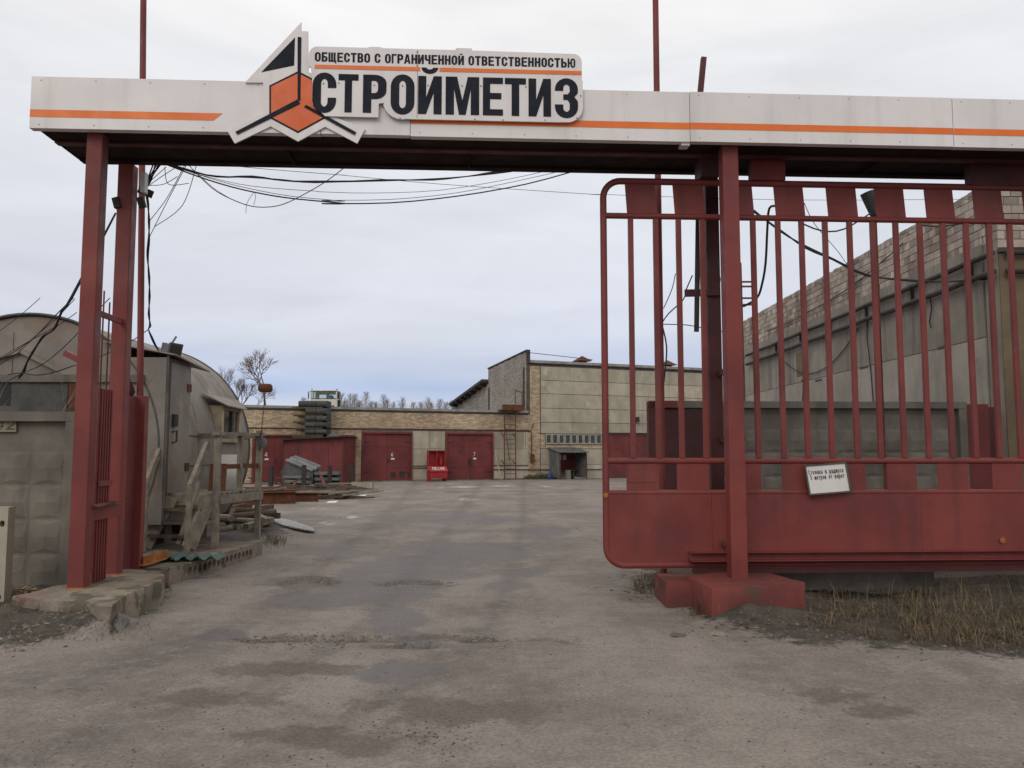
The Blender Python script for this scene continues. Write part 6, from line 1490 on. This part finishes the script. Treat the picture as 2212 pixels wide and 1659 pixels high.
def trees():
    b = V(582, 878, 76); bare_tree((b.x, 76, 4.0), 7.7, .74, 4, 'broad bare tree with spreading crown behind the garage roof', 5, .17, -.02)
    b = V(515, 870, 80); bare_tree((b.x, 80, 4.0), 6.2, .55, 9, 'bare tree beside the barrel hut roof behind the garage', 5, .14, -.1)
    b = V(497, 870, 84); bare_tree((b.x, 84, 4.0), 7.0, .5, 12, 'hazy bare tree just showing over the barrel hut', 5, .13, .05)
    b = V(545, 875, 72); bare_tree((b.x, 72, 4.0), 4.6, .7, 15, 'low reddish bush under the broad bare tree', 5, .06, .1, 'bush')
    for k, (px, top) in enumerate(((656, 858), (738, 848), (746, 866), (757, 850), (766, 850), (776, 864), (790, 846), (802, 866), (812, 868), (829, 852), (837, 862), (850, 868), (869, 858), (893, 868), (909, 868), (924, 858), (932, 870), (950, 862), (963, 868), (977, 864))):
        Y = 96 + 3 * (k % 4); b = V(px, 880, Y); zt = V(px, top, Y).z
        birch((b.x, Y, 4.0), (zt - 4.0), 40 + k, 'slim bare birch in the thin row behind the garage roof', 'birch', 'row of bare birches behind the garage roof')
trees()

# ------------------------------------------------------------------ truck on the rise
def truck():
    Y = 70.0; c = V(699, 860, Y); z0 = 4.15; x = c.x; s = 1.0
    e = empty('truck', (x, Y + 2, z0), 'cream flat-fronted truck cab standing on the rise behind the garage roof', 'truck')
    zt = V(699, 842, Y).z; zw1, zw0 = V(700, 846, Y).z, V(700, 861, Y).z; zf_ = V(700, 876, Y).z
    w = (V(728.5, 860, Y).x - V(669.5, 860, Y).x) / 2
    def bx(nm, x0, x1, y0, y1, a, b, mat, par=e, bev=.05): return MB().box(x + x0, Y + y0, a, x + x1, Y + y1, b).build(nm, M[mat], par, False, bev)
    # cab shell as pillars so that one sees through the glass
    cb = bx('cab', -w, w, 0, 1.7, z0 + .9, zw0 - .02, 'cream')
    bx('cab_roof', -w + .05, w - .05, .05, 1.7, zw1 + .03, zt, 'cream', e, .08)
    for sx in (-w + .03, w - .13):
        for sy in (.02, .75, 1.55): bx('pillar', sx, sx + .10, sy, sy + .12, zw0 - .01, zw1 + .02, 'cream', cb, 0)
    for a, b in ((-w + .1, -w + .42), (-.13, .13), (w - .42, w - .1)): bx('rear_panel', a, b, 1.58, 1.66, zw0 - .01, zw1 + .02, 'zinc_dark', cb, 0)
    bx('rear_header', -w + .1, w - .1, 1.575, 1.665, zw1 - .14, zw1 + .025, 'zinc_dark', cb, 0)
    ws = bx('windscreen', -w + .12, w - .12, .03, .05, zw0 + .0, zw1 + .01, 'windscreen', cb, 0)
    for a, b, q, r in ((-w + .08, w - .08, zw0 - .03, zw0 + .02), (-w + .08, w - .08, zw1 - .0, zw1 + .05)): bx('windscreen_seal', a, b, -.012, .028, q, r, 'black', cb, 0)
    bx('grille', -w + .3, w - .25, -.03, .01, z0 + 1.0, zf_, 'dark', cb, 0)
    MB().cyl((x + .55, Y + .5, zw0 + .1), (x + .55, Y + .55, zw0 + .12), .23, .23, 14).build('steering_wheel', M['black'], cb)
    for sx in (-w - .17, w + .06): bx('mirror', sx, sx + .11, -.1, .0, zw0 - .05 if sx > 0 else zw0 + .0, zw0 + .55, 'black' if sx > 0 else 'tin', e, .02)
    MB().tube([(x - w - .14, Y - .06, zw0 - .2), (x - w - .14, Y - .06, zw1), (x - w + .06, Y + .1, zw1 + .05)], .02, 5).build('mirror_bracket', M['dark'], e)
    bx('side_duct', w + .02, w + .2, .2, .5, z0 + .9, zw0 - .1, 'black', e, .02)
    for sx in (-w + .1, w - .1): bx('marker_lamp', sx - .04, sx + .04, .2, .3, zt, zt + .09, 'dark', e, 0)
    bx('roof_hatch', -.35, .2, .5, 1.1, zt + .001, zt + .06, 'cream', e, .02)
    bx('bumper', -w, w, -.12, .1, z0 + .45, z0 + .85, 'dark')
    bx('chassis', -.45, .45, .1, 6.5, z0 + .6, z0 + .88, 'dark', e, 0)
    bx('load_bed', -w, w, 1.9, 6.8, z0 + .95, z0 + 1.5, 'wood_brown', e, 0)
    for sx in (-w + .17, w - .17):
        for sy in (.9, 4.6, 5.8):
            wh = MB().cyl((x + sx - .15, Y + sy, z0 + .5), (x + sx + .15, Y + sy, z0 + .5), .5, .5, 20).build('wheel', M['black'], e)
            MB().cyl((x + sx - .16, Y + sy, z0 + .5), (x + sx + .16, Y + sy, z0 + .5), .24, .24, 14).build('rim', M['tin'], wh)
truck()

# ------------------------------------------------------------------ grass, weeds, stones, litter
def blades(name, spots, label, mat, cat='grass'):
    mb = MB(); rnd = random.Random(len(spots))
    for (x, y, h, lean) in spots:
        z = ground_z(x, y) - .01; a = rnd.uniform(0, 2 * math.pi); w = rnd.uniform(.0014, .0034)
        d = Vector((math.cos(a), math.sin(a), 0)); sd = Vector((-d.y, d.x, 0)) * w; b = Vector((x, y, z))
        m = b + d * h * lean * .3 + Vector((0, 0, h * .6)); t = b + d * h * lean + Vector((0, 0, h * (1 - .25 * lean)))
        mb.add([b - sd, b + sd, m + sd * .8, m - sd * .8, t], [(0, 1, 2, 3), (3, 2, 4)])
    o = mb.build(name, mat); return tag(o, label, cat, kind='stuff')
def verge():
    rnd = random.Random(21); sp = []; low = []
    for c in range(85):
        cx_, cy_ = rnd.uniform(1760, 2260), rnd.uniform(1258, 1385); q = G(cx_, cy_)
        if cy_ > 1380 + (cx_ - 1950) * .06: continue
        hh = rnd.uniform(.06, .22) * (1.3 if cx_ > 1950 else .8)
        for _ in range(rnd.randint(8, 34)): low.append((q.x + rnd.gauss(0, .05), q.y + rnd.gauss(0, .05), hh * rnd.uniform(.4, 1.2), rnd.uniform(.4, 2.2)))
    for k in range(3600):
        px, py = rnd.uniform(1745, 2290), rnd.uniform(1245, 1400)
        p = G(px, py); dn = noise.noise((p.x * 1.3, p.y * 1.3, 5)); edge = 1395 + (px - 1950) * .08
        if py > edge - 10: continue
        k_ = (py - 1245) / 150
        if dn + rnd.uniform(-.5, .5) > .02:
            h = rnd.uniform(.03, .13) + (.2 * rnd.random() ** 3 if 1900 < px and py < 1340 else 0)
            low.append((p.x, p.y, h, rnd.uniform(.6, 2.8)))
    for k in range(190):
        px, py = rnd.gauss(2020, 120), rnd.uniform(1255, 1330); p = G(px, py); sp.append((p.x, p.y, rnd.uniform(.15, .46), rnd.uniform(.1, .9)))
    blades('dry_grass', low, 'low matted dry grass on the verge below the gate', pm('matted_grass', (0.20, 0.145, 0.082), (0.082, 0.064, 0.04), 2.2, .9, 0, 60, .12, rand=.45))
    blades('dry_stalks', sp, 'tall thin dry stalks standing under the sliding gate', pm('stalks', (0.25, 0.20, 0.11), (0.15, 0.12, 0.07), 6, .9, 0, 50, .1, rand=.3))
    sp = []
    for k in range(500):
        px, py = rnd.uniform(1370, 1450), rnd.uniform(1245, 1285)
        p = G(px, py); sp.append((p.x, p.y, rnd.uniform(.03, .14), rnd.uniform(.3, 1.1)))
    for k in range(160):
        p = G(rnd.gauss(1520, 20), rnd.gauss(1325, 8)); sp.append((p.x, p.y, rnd.uniform(.06, .26), rnd.uniform(.3, .9)))
    blades('weeds', sp, 'sparse weeds round the foot of the red pedestal', M['straw'])
    sp = []
    for k in range(2600):
        t = rnd.random(); a, b = ((0, 1330), (215, 1345)) if k % 3 == 0 else ((225, 1345), (365, 1262))
        p = G(a[0] + (b[0] - a[0]) * t + rnd.gauss(0, 6), a[1] + (b[1] - a[1]) * t + rnd.gauss(0, 7)); sp.append((p.x, p.y, rnd.uniform(.02, .10), rnd.uniform(.3, 1.2)))
    for k in range(500):
        p = G(rnd.uniform(0, 330), rnd.uniform(1310, 1385)); sp.append((p.x, p.y, rnd.uniform(.02, .07), rnd.uniform(.6, 1.4)))
    for k in range(350):
        p = G(rnd.gauss(590, 16), rnd.gauss(1170, 5)); sp.append((p.x, p.y, rnd.uniform(.05, .18), rnd.uniform(.4, 1.2)))
    for k in range(200):
        p = G(rnd.gauss(410, 10), rnd.gauss(1198, 5), SLZ); sp.append((p.x, p.y, rnd.uniform(.2, .38), rnd.uniform(.4, 1.0)))
    blades('verge_grass', sp, 'yellowish short grass round the broken footing', M['straw'])
    # brush of bare twigs in front of the hut gable
    e = empty('bare_shrub', (-7.2, 10.6, 0), 'bare straggly shrub before the barrel hut gable', 'shrub'); mb = MB()
    for k in range(26):
        b = Vector((-8.3 + 2.2 * rnd.random(), 10.4 + .6 * rnd.random(), 0)); p = [b]; d = Vector((rnd.uniform(-.15, .5), rnd.uniform(-.1, .1), 1)).normalized()
        for s_ in range(6):
            d = (d + Vector((rnd.uniform(-.1, .22), rnd.uniform(-.12, .12), rnd.uniform(-.12, .08)))).normalized(); p.append(p[-1] + d * rnd.uniform(.38, .5))
            if s_ > 1:
                dd = (d + Vector((rnd.uniform(-.7, .7), rnd.uniform(-.4, .4), rnd.uniform(-.3, .3)))).normalized(); mb.tube([p[-1], p[-1] + dd * .25, p[-1] + dd * .5 + Vector((0, 0, .05))], .0035, 3, .002)
        mb.tube(p, .009, 4, .003)
    mb.build('twigs', M['twig'], e)
    mb = MB()
    for k in range(900):
        px = rnd.uniform(1500, 2240); py = 1255 + 125 * rnd.random(); p = G(px, py)
        if py > 1385 + (px - 1950) * .06 or (px < 1745 and py < 1352): continue
        z = ground_z(p.x, p.y) + rnd.uniform(.003, .03); a = rnd.uniform(0, 6.28); s_ = rnd.uniform(.008, .028)
        c = Vector((p.x, p.y, z)); u = Vector((math.cos(a), math.sin(a), rnd.uniform(-.4, .4))) * s_; w = Vector((-math.sin(a), math.cos(a), rnd.uniform(-.4, .4))) * s_ * .6
        mb.add([c - u, c + w, c + u, c - w], [(0, 1, 2, 3)])
    tag(mb.build('leaf_litter', pm('brown_leaf', (0.14, 0.095, 0.055), (0.07, 0.05, 0.034), 8, .9, 0, 50, .1, rand=.5)), 'brown dead leaves and bits on the verge below the gate', 'leaves', kind='stuff')
    # dark leaf clumps by the fence foot
    mb = MB()
    for k in range(500):
        p = G(rnd.uniform(20, 140), rnd.uniform(1235, 1300)); z = ground_z(p.x, p.y) + rnd.uniform(.005, .06); a = rnd.uniform(0, 6.28); s_ = rnd.uniform(.015, .04)
        c = Vector((p.x, p.y, z)); u = Vector((math.cos(a), math.sin(a), rnd.uniform(-.3, .3))) * s_; w = Vector((-math.sin(a), math.cos(a), rnd.uniform(-.3, .3))) * s_ * .6
        mb.add([c - u, c + w, c + u, c - w], [(0, 1, 2, 3)])
    tag(mb.build('leaf_litter', M['leaf']), 'withered leaves scattered at the foot of the fence by the hut', 'leaves', kind='stuff')
verge()
def stones():
    rnd = random.Random(31); mb = MB()
    def stone(p, s_):
        r = [Vector((rnd.uniform(.6, 1.2) * s_ * math.cos(a), rnd.uniform(.6, 1.2) * s_ * math.sin(a), rnd.uniform(0, .25) * s_)) for a in [6.283 * k / 5 for k in range(5)]]
        c = Vector((p.x, p.y, ground_z(p.x, p.y) - .15 * s_)); t = c + Vector((rnd.uniform(-.3, .3) * s_, rnd.uniform(-.3, .3) * s_, s_ * rnd.uniform(.5, .9)))
        mb.add([c + q for q in r] + [t], [(k, (k + 1) % 5, 5) for k in range(5)])
    for k in range(3800):
        px, py = rnd.uniform(-30, 2240), 1659 - 460 * rnd.random() ** 1.5; p = G(px, py)
        if noise.noise((p.x * .8, p.y * .8, 3)) + rnd.uniform(-.5, .5) < -.05: continue
        stone(p, rnd.choice((.004, .005, .006, .008, .011)))
    for k in range(380):
        px = rnd.uniform(1480, 2230); py = 1360 + (px - 1480) * .06 + rnd.gauss(0, 14); stone(G(px, py), rnd.choice((.006, .008, .012, .02)))
    for k in range(420):
        px = rnd.uniform(0, 360); py = 1400 - px * .36 + rnd.gauss(0, 18); stone(G(px, py), rnd.choice((.008, .012, .018, .03)))
    for k in range(300): stone(G(rnd.gauss(700, 130), rnd.gauss(1380, 8)), rnd.choice((.006, .009, .014)))
    for k in range(200): stone(G(rnd.gauss(930, 60), rnd.gauss(1590, 20)), rnd.choice((.005, .008, .012)))
    for k in range(160): stone(G(rnd.gauss(1400, 40), rnd.gauss(1275, 10)), rnd.choice((.01, .02, .03)))
    tag(mb.build('loose_gravel', M['stone']), 'loose grit and small stones on the worn asphalt', 'gravel', kind='stuff')
    for i, (px, py, s_, lb) in enumerate(((180, 1348, .09, 'flat pale stone before the broken footing'), (1560, 1368, .13, 'flat pale concrete fragment at the corner of the verge'), (1925, 1368, .05, 'rounded stone on the grassy verge'), (2065, 1395, .05, 'pale stone at the outer end of the verge'), (1940, 1270, .12, 'dark boulder under the sliding gate'), (1470, 1372, .10, 'buff concrete fragment beside the verge corner'))):
        p = G(px, py); m = MB().lathe([(0, 0), (s_, .0), (s_ * .9, s_ * .14), (s_ * .5, s_ * .2), (0, s_ * .2)], (p.x, p.y, ground_z(p.x, p.y) - .01), 9).rough(s_ * .4, 6 / s_ * .1)
        tag(m.build('stone', M['conc'] if i in (0, 2, 4) else M['pink']), lb, 'stone')
stones()
